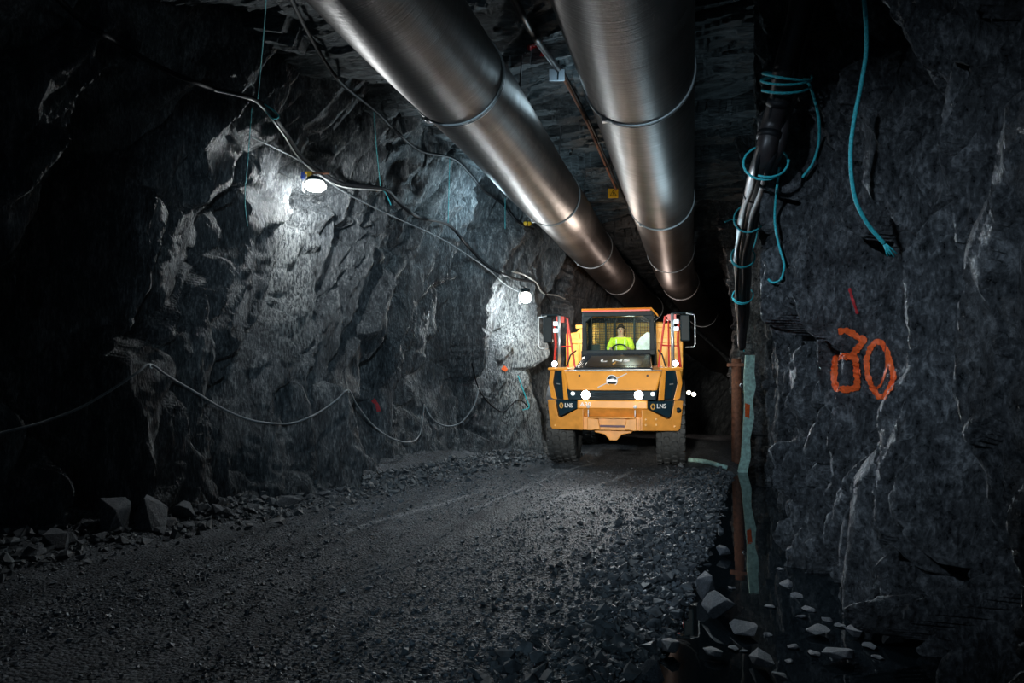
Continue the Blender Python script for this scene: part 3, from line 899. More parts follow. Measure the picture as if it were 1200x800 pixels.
# badge: dark disc, light bar, slanting bright strip across the bonnet front
yf = lambda z: 0.02 + 0.12 * (z - 1.60) / 0.39
m = MB(); m.lathe([(0.112, yf(1.80) + 0.02), (0.112, yf(1.80) - 0.012), (0.10, yf(1.80) - 0.02), (0.02, yf(1.80) - 0.024)], (-0.005, 0, 1.80), 'y', 28)
bd = m.build('round_badge', M['navy'], H, 0, True)
m = MB(); m.tube([(-0.005 + 0.108 * math.cos(t), yf(1.80) - 0.018, 1.80 + 0.108 * math.sin(t)) for t in np.linspace(0, 2 * math.pi, 25)[:-1]], 0.011, 6, closed=True); m.build('badge_ring', M['silver_paint'], bd, 0, True)
m = MB(); m.box(-0.10, 0.09, yf(1.80) - 0.034, yf(1.80) - 0.02, 1.785, 1.815); m.build('badge_bar', M['silver'], bd)
for a_, b_ in (((-0.29, 1.66), (-0.09, 1.757)), ((0.09, 1.845), (0.29, 1.945))):
    m = MB(); m.tube([(a_[0], yf(a_[1]) - 0.006, a_[1]), (b_[0], yf(b_[1]) - 0.006, b_[1])], 0.012, 6); m.build('bright_strip', M['silver_paint'], H)
for xx in (-0.67, 0.70):
    m = MB(); m.lathe([(0.022, yf(1.90) - 0.008), (0.022, yf(1.90) + 0.02)], (xx, 0, 1.90), 'y', 10); m.build('bonnet_latch', M['black'], H)

# --- mudguards with black side panels
for s in (-1, 1):
    m = MB()
    m.hexa([(0.90 * s, 0.16, 1.40), (1.02 * s, 0.24, 1.40), (1.06 * s, 0.24, 2.00), (0.96 * s, 0.20, 2.02)], [(0.90 * s, 1.6, 1.40), (1.02 * s, 1.6, 1.40), (1.06 * s, 1.6, 2.05), (0.96 * s, 1.6, 2.05)])
    m.add([(1.20 * s, 0.50, 1.40), (1.33 * s, 0.55, 1.40), (1.385 * s, 0.55, 1.75), (1.34 * s, 0.55, 2.06), (1.24 * s, 0.50, 2.06), (1.29 * s, 0.50, 1.75),
           (1.20 * s, 0.75, 1.40), (1.33 * s, 0.75, 1.40), (1.385 * s, 0.75, 1.75), (1.34 * s, 0.75, 2.06), (1.24 * s, 0.75, 2.06), (1.29 * s, 0.75, 1.75)],
          [(0, 1, 2, 5), (5, 2, 3, 4), (6, 11, 8, 7), (11, 10, 9, 8), (0, 6, 7, 1), (1, 7, 8, 2), (2, 8, 9, 3), (3, 9, 10, 4), (4, 10, 11, 5), (5, 11, 6, 0)])
    m.hexa([(0.94 * s, 0.30, 2.00), (1.40 * s, 0.52, 2.02), (1.40 * s, 0.52, 2.07), (0.94 * s, 0.30, 2.06)], [(0.94 * s, 2.3, 2.04), (1.42 * s, 2.3, 2.04), (1.42 * s, 2.3, 2.10), (0.94 * s, 2.3, 2.10)])
    mg = m.build('mudguard', M['orange'], H, 0.015)
    m = MB(); m.hexa([(1.0 * s, 0.36, 1.42), (1.26 * s, 0.58, 1.42), (1.30 * s, 0.58, 2.0), (1.03 * s, 0.36, 2.0)], [(1.0 * s, 1.5, 1.42), (1.26 * s, 1.5, 1.42), (1.30 * s, 1.5, 2.0), (1.03 * s, 1.5, 2.0)])
    m.build('side_panel', M['navy'], mg, 0.01)
    m = MB(); m.tube([(1.13 * s, 0.45, 1.72), (1.20 * s, 0.49, 1.73)], 0.012, 6); m.build('panel_mark', M['silver'], mg)
    m = MB()
    arc = [(1.20 + 0.0, 1.30 + 0.95 * math.cos(t), 0.82 + 0.95 * math.sin(t)) for t in np.linspace(R(20), R(150), 14)]
    for i in range(len(arc) - 1):
        a_, b_ = arc[i], arc[i + 1]
        m.hexa([(0.85 * s, a_[1], a_[2]), (1.44 * s, a_[1], a_[2]), (1.44 * s, b_[1], b_[2]), (0.85 * s, b_[1], b_[2])],
               [(0.85 * s, a_[1], a_[2] + 0.04), (1.44 * s, a_[1], a_[2] + 0.04), (1.44 * s, b_[1], b_[2] + 0.04), (0.85 * s, b_[1], b_[2] + 0.04)])
    m.build('wheel_arch', M['chassis'], mg)
    # round work lamp at the foot of the pole
    m = MB(); m.lathe([(0.07, 0.60), (0.075, 0.50), (0.065, 0.49)], (1.25 * s, 0, 2.15), 'y', 20); wl = m.build('corner_lamp', M['black'], H, 0, True)
    m = MB(); m.lathe([(0.060, 0.492), (0.05, 0.475), (0.02, 0.47)], (1.25 * s, 0, 2.15), 'y', 20); m.build('lamp_lens', M['led'], wl, 0, True)
    light('corner_lamp_beam', 'SPOT', (1.25 * s, 0.44, 2.15), 35, (0.9, 0.95, 1.0), 0.04, (1.25 * s * 2.6, -6, 0.5), 80, 0.9, H)
    # silver pole and red rails
    m = MB(); m.tube([(1.20 * s, 0.85, 2.08), (1.20 * s, 0.85, 3.20)], 0.036, 12); m.build('pole', M['silver'], H, 0, True)
    m = MB(); m.tube([(0.90 * s, 1.15, 2.08), (1.05 * s, 1.05, 3.16), (1.16 * s, 0.95, 3.18)], 0.022, 10)
    m.tube([(0.96 * s, 1.12, 2.55), (1.32 * s, 1.05, 2.53)], 0.015, 8)
    m.tube([(1.36 * s, 1.10, 2.08), (1.31 * s, 1.05, 2.60), (1.33 * s, 1.02, 3.05)], 0.026, 10)
    m.tube([(1.12 * s, 1.6, 2.08), (1.12 * s, 1.55, 3.1), (1.05 * s, 1.06, 3.15)], 0.02, 10)
    m.box(min(1.10 * s, 1.28 * s), max(1.10 * s, 1.28 * s), 0.88, 0.98, 3.06, 3.19)
    m.build('guard_rail', M['red'], H, 0, False)
    # mirrors
    m = MB(); mx = 1.46
    m.box(min((mx - .10) * s, (mx + .10) * s), max((mx - .10) * s, (mx + .10) * s), 0.86, 1.0, 2.62, 3.18)
    m.box(min(1.18 * s, 1.62 * s), max(1.18 * s, 1.62 * s), 0.86, 0.98, 3.19, 3.24)
    mir = m.build('mirror', M['black'], H, 0.03)
    m = MB(); m.tube([((mx + .02) * s, 0.84, 3.20), ((mx + .18) * s, 0.84, 3.17), ((mx + .20) * s, 0.84, 3.10), ((mx + .20) * s, 0.84, 2.55), ((mx + .16) * s, 0.84, 2.49), ((mx + .0) * s, 0.84, 2.49)], 0.014, 8); m.build('mirror_guard', M['silver'], mir, 0, True)
    for zz in (3.03, 2.88):
        m = MB(); xa, xb = sorted((1.235 * s, 1.33 * s)); m.box(xa, xb, 0.80, 0.88, zz - 0.045, zz + 0.045); m.build('square_lamp', M['led_dim'], H, 0.008)
    m = MB(); m.tube([(1.05 * s, 0.95, 2.1), (0.98 * s, 1.0, 2.35), (0.90 * s, 1.3, 2.45)], 0.016, 8); m.build('hose', M['black'], H, 0, True)

# --- cab
zb, ztp = 2.42, 3.36
m = MB()
for s in (-1, 1):
    m.hexa([(0.70 * s, 1.72, zb), (0.82 * s, 1.72, zb), (0.80 * s, 1.66, ztp), (0.72 * s, 1.66, ztp)], [(0.70 * s, 1.84, zb), (0.82 * s, 1.84, zb), (0.80 * s, 1.78, ztp), (0.72 * s, 1.78, ztp)])
    m.hexa([(0.74 * s, 3.10, zb - .5), (0.84 * s, 3.10, zb - .5), (0.82 * s, 3.10, ztp), (0.74 * s, 3.10, ztp)], [(0.74 * s, 3.22, zb - .5), (0.84 * s, 3.22, zb - .5), (0.82 * s, 3.22, ztp), (0.74 * s, 3.22, ztp)])
    m.add([(0.74 * s, 1.67, ztp - 0.26), (0.76 * s, 1.67, ztp), (0.44 * s, 1.67, ztp), (0.44 * s, 1.67, ztp - 0.09), (0.54 * s, 1.67, ztp - 0.10),
           (0.74 * s, 1.77, ztp - 0.26), (0.76 * s, 1.77, ztp), (0.44 * s, 1.77, ztp), (0.44 * s, 1.77, ztp - 0.09), (0.54 * s, 1.77, ztp - 0.10)],
          [(0, 1, 2, 3, 4), (9, 8, 7, 6, 5), (0, 5, 6, 1), (1, 6, 7, 2), (2, 7, 8, 3), (3, 8, 9, 4), (4, 9, 5, 0)])
    xa, xb = sorted((0.80 * s, 0.84 * s)); m.box(xa, xb, 1.76, 3.2, 1.95, zb + 0.05)
m.box(-0.82, 0.82, 1.70, 1.86, zb - 0.06, zb + 0.06)
m.box(-0.78, 0.78, 1.66, 1.78, ztp - 0.12, ztp)
m.box(-0.84, 0.84, 3.1, 3.22, zb - .5, zb + 0.02)
m.box(-0.82, 0.82, 1.8, 3.2, 1.9, 1.96)
cab = m.build('cab_frame', M['black'], H, 0.012)
m = MB()
m.hexa([(-0.80, 1.60, 3.35), (0.80, 1.60, 3.35), (0.80, 3.25, 3.35), (-0.80, 3.25, 3.35)], [(-0.80, 1.54, 3.41), (0.76, 1.54, 3.41), (0.78, 3.25, 3.46), (-0.78, 3.25, 3.46)])
m.tube([(0.74, 1.54, 3.40), (0.88, 1.62, 3.25), (0.90, 1.70, 3.23)], 0.022, 8)
rf = m.build('cab_roof', M['orange'], H, 0.015)
m = MB(); m.box(-0.78, 0.73, 1.53, 1.58, 3.335, 3.368); m.build('roof_stripe', M['red'], rf)
m = MB(); m.hexa([(-0.71, 1.745, zb), (0.71, 1.745, zb), (0.71, 1.755, zb), (-0.71, 1.755, zb)], [(-0.71, 1.70, 3.28), (0.71, 1.70, 3.28), (0.71, 1.71, 3.28), (-0.71, 1.71, 3.28)])
m.build('windscreen', M['glass'], cab)
for s in (-1, 1):
    m = MB(); xa, xb = sorted((0.79 * s, 0.796 * s)); m.box(xa, xb, 1.84, 3.12, zb + 0.03, ztp - 0.03); m.build('side_window', M['glass'], cab)
m = MB()
for k in range(27):
    x = -0.72 + k * 0.0555
    m.box(x - .006, x + .006, 3.14, 3.155, 2.42, 3.32)
for k in range(15):
    z = 2.45 + k * 0.06
    m.box(-0.74, 0.74, 3.14, 3.155, z - .006, z + .006)
for x in (-0.40, -0.17, 0.30):
    m.box(x - .02, x + .02, 3.12, 3.16, 2.42, 3.34)
m.build('rear_guard_mesh', M['black'], cab)
m = MB(); m.box(-0.26, 0.26, 2.55, 2.95, 1.96, 2.30); m.box(-0.25, 0.25, 2.92, 3.04, 2.28, 2.82); m.build('driver_seat', M['cabin'], H, 0.04)
m = MB(); m.box(-0.74, 0.74, 1.84, 2.05, 2.0, 2.46); m.box(-0.62, -0.42, 1.86, 2.0, 2.44, 2.62); m.build('dashboard', M['cabin'], H, 0.03)
cw = Vector((0.0, 2.16, 2.43)); m = MB()
ring = [cw + Vector((0.22 * math.cos(t), 0.09 * math.sin(t), 0.20 * math.sin(t))) for t in np.linspace(0, 2 * math.pi, 29)[:-1]]
m.tube(ring, 0.017, 8, closed=True); m.tube([cw + Vector((-.21, 0, 0)), cw + Vector((.21, 0, 0))], 0.012, 6); m.tube([cw, cw + Vector((0, -0.14, -0.12))], 0.03, 8)
m.build('steering_wheel', M['black'], H, 0, True)
m = MB(); m.add([(0.36, 2.55, 2.50), (0.70, 2.50, 2.46), (0.71, 2.55, 2.90), (0.62, 2.56, 2.93), (0.46, 2.57, 2.80), (0.36, 2.60, 2.66),
                 (0.36, 2.62, 2.50), (0.70, 2.57, 2.46), (0.71, 2.62, 2.90), (0.62, 2.63, 2.93), (0.46, 2.64, 2.80), (0.36, 2.67, 2.66)],
                [(0, 1, 2, 3, 4, 5), (11, 10, 9, 8, 7, 6)] + [(i, i + 6, (i + 1) % 6 + 6, (i + 1) % 6) for i in range(6)])
m.build('reflection_panel', M['glass_reflection'], H, 0.02)  # added white panel that stands in for a reflection in the windscreen
for zz_, xx_ in ((1.47, 1.60), (1.43, 1.72)):
    m = MB(); m.lathe([(0.03, 4.05), (0.055, 4.0), (0.05, 3.97), (0.02, 3.96)], (xx_, 0, zz_), 'y', 14); ml = m.build('marker_lamp', M['tail'], H, 0, True)
    m = MB(); m.tube([(1.42, 4.05, zz_ + 0.05), (xx_, 4.05, zz_ + 0.03)], 0.015, 6); m.build('lamp_bracket', M['chassis'], ml)
light('cab_lamp', 'POINT', (0.25, 2.0, 3.22), 16, (0.95, 1.0, 0.92), 0.12, parent=H)

# --- load body behind the cab
m = MB()
m.prism([(-1.40, 1.45), (1.40, 1.45), (1.46, 2.2), (1.46, 3.02), (1.18, 3.06), (0.98, 3.24), (-0.98, 3.24), (-1.18, 3.02), (-1.46, 2.98), (-1.46, 2.2)], 3.55, 3.75)
body = m.build('load_body', M['yellow'], H, 0.02)
m = MB()
for s in (-1, 1):
    m.add([(1.46 * s, 3.75, 1.9), (1.46 * s, 3.75, 3.0), (1.46 * s, 7.9, 2.75), (1.46 * s, 7.9, 2.0), (1.36 * s, 3.75, 1.9), (1.36 * s, 3.75, 3.0), (1.36 * s, 7.9, 2.75), (1.36 * s, 7.9, 2.0)],
          [(0, 1, 2, 3), (7, 6, 5, 4), (0, 4, 5, 1), (1, 5, 6, 2), (2, 6, 7, 3), (3, 7, 4, 0)])
m.box(-1.4, 1.4, 3.75, 7.9, 1.55, 1.9)
m.build('body_side', M['yellow'], body, 0.02)
for xx in (-1.12, -0.72, 0.0, 0.92, 1.2):
    m = MB(); m.box(xx - .03, xx + .03, 3.50, 3.56, 1.55, 2.98); m.build('body_rib', M['yellow'], body, 0.01)
m = MB(); m.box(-1.30, 1.34, 3.48, 3.56, 2.72, 2.84); m.box(-1.2, 1.2, 3.48, 3.56, 3.10, 3.2); m.build('body_cross_rib', M['yellow'], body, 0.012)
light('load_body_lamp', 'POINT', (-1.05, 2.75, 2.75), 22, (1.0, 0.93, 0.8), 0.08, parent=H)
light('load_body_lamp', 'POINT', (1.08, 2.75, 2.75), 14, (1.0, 0.93, 0.8), 0.08, parent=H)

# --- driver, seated behind the wheel
def skin_obj(name, verts, edges, radii, mat, parent, root=0, lv=2):
    me = bpy.data.meshes.new(name)
    me.from_pydata(verts, edges, [])
    o = bpy.data.objects.new(name, me); C.objects.link(o)
    sk = o.modifiers.new('skin', 'SKIN')
    if not me.skin_vertices: 
        bm = bmesh.new(); bm.from_mesh(me); bm.verts.layers.skin.verify(); bm.to_mesh(me); bm.free()
    for i, r_ in enumerate(radii):
        me.skin_vertices[0].data[i].radius = (r_, r_) if not hasattr(r_, '__len__') else r_
        me.skin_vertices[0].data[i].use_root = (i == root)
    ss = o.modifiers.new('smooth', 'SUBSURF'); ss.levels = lv; ss.render_levels = lv
    me.materials.append(mat)
    if parent: o.parent = parent
    dg = bpy.context.evaluated_depsgraph_get()
    bpy.context.view_layer.update()
    ev = bpy.data.meshes.new_from_object(o.evaluated_get(bpy.context.evaluated_depsgraph_get()))
    o.modifiers.clear(); o.data = ev
    ev.polygons.foreach_set('use_smooth', [True] * len(ev.polygons))
    return o


ca, sa = math.cos(R(1.84)), math.sin(R(1.84))
drv_loc = (-1.58 - 2.72 * sa, 13.81 + 2.72 * ca, 2.30)
D = empty('person', drv_loc, R(1.84), 'driver in a bright yellow jacket behind the hauler windscreen, both hands on the wheel', 'person')
# pelvis root, spine, neck, head ; arms to the wheel ; legs forward under the dash (local: -y is forward)
V_ = [(0, 0, 0.08), (0, 0.03, 0.28), (0, 0.02, 0.44), (0, -0.01, 0.54), (0, -0.02, 0.60), (0, -0.045, 0.68), (0, -0.03, 0.76)]
E_ = [(0, 1), (1, 2), (2, 3), (3, 4), (4, 5), (5, 6)]
r_ = [(0.16, 0.12), (0.15, 0.11), (0.17, 0.11), 0.062, 0.058, (0.078, 0.10), (0.07, 0.085)]
for s in (-1, 1):
    b = len(V_)
    V_ += [(0.19 * s, 0.0, 0.46), (0.27 * s, -0.12, 0.25), (0.235 * s, -0.38, 0.20), (0.215 * s, -0.50, 0.22)]
    E_ += [(2, b), (b, b + 1), (b + 1, b + 2), (b + 2, b + 3)]
    r_ += [0.066, 0.048, 0.033, 0.028]
    # palm, then five fingers closing on the rim
    for k in range(4):
        q = len(V_)
        fx = 0.215 * s + (k - 1.5) * 0.004
        V_ += [(fx, -0.555, 0.245 - 0.020 * k), (fx - 0.03 * s, -0.60, 0.25 - 0.020 * k), (fx - 0.045 * s, -0.575, 0.255 - 0.02 * k)]
        E_ += [(b + 3, q), (q, q + 1), (q + 1, q + 2)]
        r_ += [0.0105, 0.0095, 0.0085]
    q = len(V_)
    V_ += [(0.185 * s, -0.52, 0.255), (0.165 * s, -0.545, 0.275)]; E_ += [(b + 3, q), (q, q + 1)]; r_ += [0.012, 0.010]
    q = len(V_)
    V_ += [(0.10 * s, -0.02, 0.06), (0.16 * s, -0.42, 0.10), (0.15 * s, -0.52, -0.26), (0.15 * s, -0.62, -0.30)]
    E_ += [(0, q), (q, q + 1), (q + 1, q + 2), (q + 2, q + 3)]
    r_ += [0.088, 0.066, 0.048, 0.04]
skin_obj('body', V_, E_, r_, M['skin'], D)
m = MB()
m.lathe([(0.012, -0.135), (0.02, -0.125), (0.014, -0.10), (0.010, -0.09)], (0, -0.02, 0.70), 'y', 8)
nz = m.build('nose', M['skin'], D, 0, True)
for s in (-1, 1):
    m = MB(); m.lathe([(0.003, 0.078 * s), (0.024, 0.083 * s), (0.028, 0.090 * s), (0.006, 0.094 * s)], (0, -0.03, 0.70), 'x', 10); m.build('ear', M['skin'], D, 0, True)
    m = MB(); m.lathe([(0.002, -0.132), (0.011, -0.128), (0.012, -0.118)], (0.031 * s, 0, 0.715), 'y', 8); m.build('eye', M['hair'], D, 0, True)
m = MB(); m.tube([(-0.026, -0.130, 0.655), (0, -0.136, 0.653), (0.026, -0.130, 0.655)], 0.006, 6); m.build('mouth', M['spray_red'], D, 0, True)
m = MB()
vs = []; n1, n2 = 20, 9
for i in range(n2):
    e = math.pi / 2 * (1 - i / (n2 - 1) * 1.18)
    for j in range(n1):
        a = 2 * math.pi * j / n1
        back = 0.5 + 0.5 * math.sin(a)
        ee = e if e > 0.55 else 0.55 - (0.55 - e) * (0.15 + 1.1 * back)
        vs.append((0.094 * math.cos(ee) * math.cos(a), -0.03 + 0.112 * math.cos(ee) * math.sin(a), 0.725 + 0.118 * math.sin(ee)))
fs = [(i * n1 + j, (i + 1) * n1 + j, (i + 1) * n1 + (j + 1) % n1, i * n1 + (j + 1) % n1) for i in range(n2 - 1) for j in range(n1)]
m.add(vs, fs); m.build('hair', M['hair'], D, 0, True)
Vj = [(0, 0, 0.06), (0, 0.03, 0.28), (0, 0.02, 0.44), (0, 0.0, 0.52)]
Ej = [(0, 1), (1, 2), (2, 3)]; rj = [(0.19, 0.15), (0.185, 0.14), (0.20, 0.135), (0.085, 0.08)]
for s in (-1, 1):
    b = len(Vj); Vj += [(0.20 * s, 0.0, 0.455), (0.275 * s, -0.12, 0.25), (0.238 * s, -0.37, 0.20), (0.228 * s, -0.43, 0.208)]
    Ej += [(2, b), (b, b + 1), (b + 1, b + 2), (b + 2, b + 3)]; rj += [0.085, 0.068, 0.052, 0.05]
jk = skin_obj('jacket', Vj, Ej, rj, M['hivis'], D)
for s in (-1, 1):
    m = MB(); m.tube([(0.10 * s, -0.135, 0.14), (0.10 * s, -0.135, 0.30), (0.105 * s, -0.10, 0.47)], 0.014, 6); m.build('reflective_stripe', M['reflective'], jk, 0, True)
Vt = [(0, 0, 0.05)]; Et = []; rt = [(0.17, 0.13)]
for s in (-1, 1):
    b = len(Vt); Vt += [(0.10 * s, -0.02, 0.06), (0.16 * s, -0.42, 0.10), (0.15 * s, -0.51, -0.22)]; Et += [(0, b), (b, b + 1), (b + 1, b + 2)]; rt += [0.10, 0.08, 0.065]
skin_obj('trousers', Vt, Et, rt, M['trousers'], D)


# ------------------------------------------------------------------ wall lamps
def wall_lamp(px, py, off, wpx, hpx, lens, energy, col, label, brackets):
    dep = hit(px - 4, py + 6, (wall_left,)) - off
    p = at(px, py, dep)
    rw = wpx * dep / FPX / 2; rh = hpx * dep / FPX / 2
    t = empty('wall_lamp', p, YAW, label, 'lamp', 'work lamps along the rock wall')
    m = MB(); m.lathe([(rw * 0.3, rh * 0.98), (rw * .8, rh * 0.75), (rw, rh * 0.15), (rw * 0.96, -rh * 0.35), (rw * .7, -rh * 0.8), (rw * 0.15, -rh)], n=28, axis='z')
    m.build('lens', lens, t, 0, True)
    m = MB(); m.lathe([(rw * 0.2, rh * 1.75), (rw * 0.72, rh * 1.6), (rw * 0.82, rh * 1.0), (rw * 0.7, rh * .95)], n=28, axis='z'); m.build('housing', M['black'], t, 0, True)
    m = MB(); m.tube([(-rw * 1.05, 0, rh * 1.5), (-rw * 1.25, 0, rh * 0.6), (-rw * 1.2, 0, -rh * 0.9), (-rw * 1.0, 0, -rh * 1.1)], 0.012, 8); m.build('wire_guard', M['silver'], t, 0, True)
    if brackets:
        m = MB(); m.box(-rw * .75, -rw * .45, -.03, .03, rh * 1.3, rh * 2.5); m.box(-rw * .9, -rw * .3, -.035, .035, rh * 2.4, rh * 2.8); m.build('bracket', M['tag_yellow'], t, 0.005)
        m = MB(); m.box(-rw * 1.3, -rw * 1.0, -.03, .03, rh * 1.4, rh * 2.7); m.build('clamp', M['blue'], t, 0.005)
        m = MB(); m.tube([(-rw * 1.2, 0, rh * 2.6), (rw * 1.3, 0, rh * 2.5)], 0.014, 8); m.build('support_arm', M['rust'], t, 0, True)
    # arm that ties the lamp back to the rock
    e = at(px - 6, py - 14, hit(px - 6, py - 14, (wall_left,)) + 0.1) - p
    rot = Matrix.Rotation(-YAW, 3, 'Z')
    m = MB(); m.tube([(0, 0, rh * 1.7), rot @ e], 0.014, 8); m.build('wall_arm', M['strap'], t, 0, True)
    light('lamp_light', 'POINT', (0.02, -0.02, -rh * 1.0 - 0.10), energy, col, 0.07, parent=t)
    return t


wall_lamp(369.5, 218, 0.62, 25, 12, M['lamp1'], 120, (0.93, 0.98, 1.0), 'lit white lamp with yellow bracket high on the rock wall under the sagging cable', True)
wall_lamp(616, 348.5, 1.15, 13, 13, M['lamp2'], 190, (0.86, 0.96, 1.0), 'glowing round lamp beside the brightly lit rock pillar left of the hauler', False)


# ------------------------------------------------------------------ cables, ropes
def line_thing(name, pxs, rad, mat, label, cat, off=0.10, group=None, objs=WALLS):
    P_ = spline(hung(pxs, off, objs), 2)
    m = MB(); m.tube(P_, rad, 8)
    return tag(m.build(name, mat, None, 0, True), label, cat, group)


W = (wall_left,)
line_thing('cable', [(65, -4, 1), (100, 28), (130, 45), (190, 80), (250, 104), (303, 119, 1), (332, 152), (352, 182), (378, 203), (404, 216), (449, 221, 1), (468, 238), (490, 254), (525, 263, 1), (548, 288), (574, 313), (602, 326), (628, 332, 1), (645, 352, 1)],
           0.034, M['cable'], 'thick black cable sagging past the high lamp from hanger to hanger', 'cable', 0.25, 'cables on the rock wall')
line_thing('cable', [(250, 106, 1), (285, 114), (304, 123, 1), (330, 155), (350, 185), (375, 206), (402, 219), (448, 223, 1)],
           0.010, M['white_cable'], 'thin pale cable clipped along the thick black cable above the high lamp', 'cable', 0.31, 'cables on the rock wall')
line_thing('cable', [(340, -4, 1), (362, 40), (395, 92), (440, 130, 1), (462, 152), (492, 176), (530, 185, 1), (552, 205), (566, 222), (590, 240, 1), (605, 258), (625, 268, 1)],
           0.028, M['cable'], 'black cable running higher up between the rock wall and the duct', 'cable', 0.20, 'cables on the rock wall')
line_thing('cable', [(294, 160, 1), (340, 182), (366, 198), (395, 220), (432, 240, 1), (470, 258), (510, 276), (550, 300), (575, 318, 1), (592, 333), (612, 344, 1)],
           0.011, M['grey_cable'], 'thin grey cable reaching from above the high lamp down to the round lamp', 'cable', 0.16, 'cables on the rock wall')
line_thing('cable', [(-4, 508, 1), (30, 500), (60, 491), (95, 477), (130, 457), (160, 437), (176, 427, 1), (196, 440), (228, 459), (260, 478), (290, 491), (320, 496), (345, 495), (372, 484), (395, 468), (408, 457, 1), (418, 474), (436, 497), (458, 513), (480, 518), (492, 508), (497, 474, 1)],
           0.016, M['grey_cable'], 'grey cable looping low along the dark rock wall above the boulders', 'cable', 0.16, 'cables on the rock wall')
line_thing('cable', [(497, 474, 1), (506, 490), (522, 499), (540, 495), (555, 476), (561, 455, 1)],
           0.018, M['grey_cable'], 'short grey cable loop between the low hooks left of the bright pillar', 'cable', 0.14, 'cables on the rock wall')
line_thing('cable', [(553, 425, 1), (561, 455), (575, 474), (590, 482), (604, 470), (612, 470), (620, 478, 1)],
           0.015, M['cable'], 'black cable curling across the lit foot of the pillar', 'cable', 0.10, 'cables on the rock wall')
line_thing('cable', [(600, 318, 1), (614, 322), (628, 331), (636, 343), (652, 346), (662, 350, 1)],
           0.020, M['white_cable'], 'pale cable bunched above the round lamp', 'cable', 0.12, 'cables on the rock wall')
for pxs, lab, mt, r_ in (
    ([(312, -4, 1), (308, 50), (302, 116, 1)], 'long taut turquoise rope holding up the thick cable at its first hanger', 'dull_teal', 0.008),
    ([(303, 118, 1), (313, 124), (324, 132), (326, 138), (318, 138), (308, 126, 1)], 'small turquoise rope loop knotted round the thick cable', 'teal', 0.009),
    ([(295, 126, 1), (291, 180), (287, 230), (290, 265, 1)], 'slack green cord dangling below the first cable hanger', 'dull_teal', 0.006),
    ([(438, 128, 1), (441, 170), (446, 219, 1)], 'thin cord holding the thick cable right of the high lamp', 'dull_teal', 0.008),
    ([(447, 220, 1), (453, 228), (458, 240, 1)], 'short turquoise rope end at the hanger right of the high lamp', 'teal', 0.009),
    ([(527, 182, 1), (526, 222), (525, 262, 1)], 'turquoise cord joining the upper black cable to the thick cable', 'dull_teal', 0.009),
    ([(592, 232, 1), (592, 268, 1)], 'short turquoise cord below the upper cable beside the duct', 'dull_teal', 0.009),
    ([(607, 440, 1), (616, 465), (620, 477), (612, 480, 1)], 'turquoise cord hanging down the right edge of the bright pillar', 'teal', 0.012),
):
    line_thing('rope', pxs, r_, M[mt], lab, 'rope', 0.22, 'ropes on the lamp side wall')

# hooks that carry the low cable
for x_, y_, lab in ((176, 428, 'small steel hook holding the low cable above the boulders'), (408, 457, 'small steel hook holding the low cable below the lit rock'), (497, 474, 'small steel hook where the low cable meets the short loop')):
    a = at(x_, y_, hit(x_, y_, W) + 0.05); b_ = at(x_, y_, hit(x_, y_, W) - 0.19)
    m = MB(); m.tube([a, b_, b_ + Vector((0, 0, -0.03)), b_ + Vector((0.01, 0.02, -0.035))], 0.011, 8)
    tag(m.build('hook', M['silver'], None, 0, True), lab, 'hook', 'hooks for the low cable')

# ------------------------------------------------------------------ right wall: pipe bundle and ropes
def pipe_fix(q):
    # the bundle runs down the wall, nearer at the top of the frame
    return float(np.interp(q[1], [-30, 0, 90, 190, 250, 310, 352, 410], [5.5, 6.0, 7.4, 9.6, 11.0, 12.4, 13.2, 13.6]))


bp = [(955, -40, 1), (940, 0, 1), (921, 80, 1), (907, 140, 1), (892, 195, 1), (878, 243, 1), (869, 290, 1), (868, 330, 1), (869, 370, 1), (869, 408, 1)]
dps = [min(pipe_fix(q), hit(q[0] - 4, q[1], (wall_right,)) - 0.2, hit(q[0] + 10, q[1], (wall_right,)) - 0.2, hit(q[0], q[1], (wall_right,)) - 0.2) for q in bp]
for _ in range(14):      # keep the bundle clear of the rock yet smooth
    dps = [min(dps[i], 0.25 * dps[max(i - 1, 0)] + 0.5 * dps[i] + 0.25 * dps[min(i + 1, len(dps) - 1)]) for i in range(len(dps))]
PB = spline([at(q[0], q[1], d_) for q, d_ in zip(bp, dps)], 8)
bundle = empty('pipe_bundle', PB[0], 0, 'bundle of black pipes tied with turquoise rope running down the right rock wall', 'pipe')
org = PB[0]
offs = [((0, 0, 0), 0.098, 'pipe', 'pipe'), ((0.10, 0.02, 0.02), 0.062, 'pipe', 'pipe'), ((0.045, 0.02, -0.095), 0.038, 'cable', 'hose'), ((-0.055, -0.02, -0.075), 0.024, 'cable', 'hose')]
npb = len(PB)
for k, (of, rr, mt, nm) in enumerate(offs):
    rs = [rr * (1.0 if i < npb * 0.86 else 1.0 - 0.55 * (i - npb * 0.86) / (npb * 0.14)) for i in range(npb)]
    wob = [Vector(of) * (1.0 if i < npb * 0.8 else max(0.3, 1 - 3.5 * (i / npb - 0.8))) + Vector((0.008 * math.sin(i * 0.7 + k), 0, 0.010 * math.sin(i * 0.5 + 2 * k))) for i in range(npb)]
    m = MB(); m.tube([p - org + w_ for p, w_ in zip(PB, wob)], rs, 16); pb = m.build(nm, M[mt], bundle, 0, True)
    if k == 0:
        for fi in (0.30, 0.37, 0.52, 0.60):
            i = int(fi * npb); m = MB(); t_ = (PB[i + 1] - PB[i - 1]).normalized()
            m.tube([PB[i] - org - t_ * 0.03 + wob[i], PB[i] - org + t_ * 0.03 + wob[i]], rs[i] + 0.012, 18); m.build('pipe_joint', M['cable'], pb, 0, True)


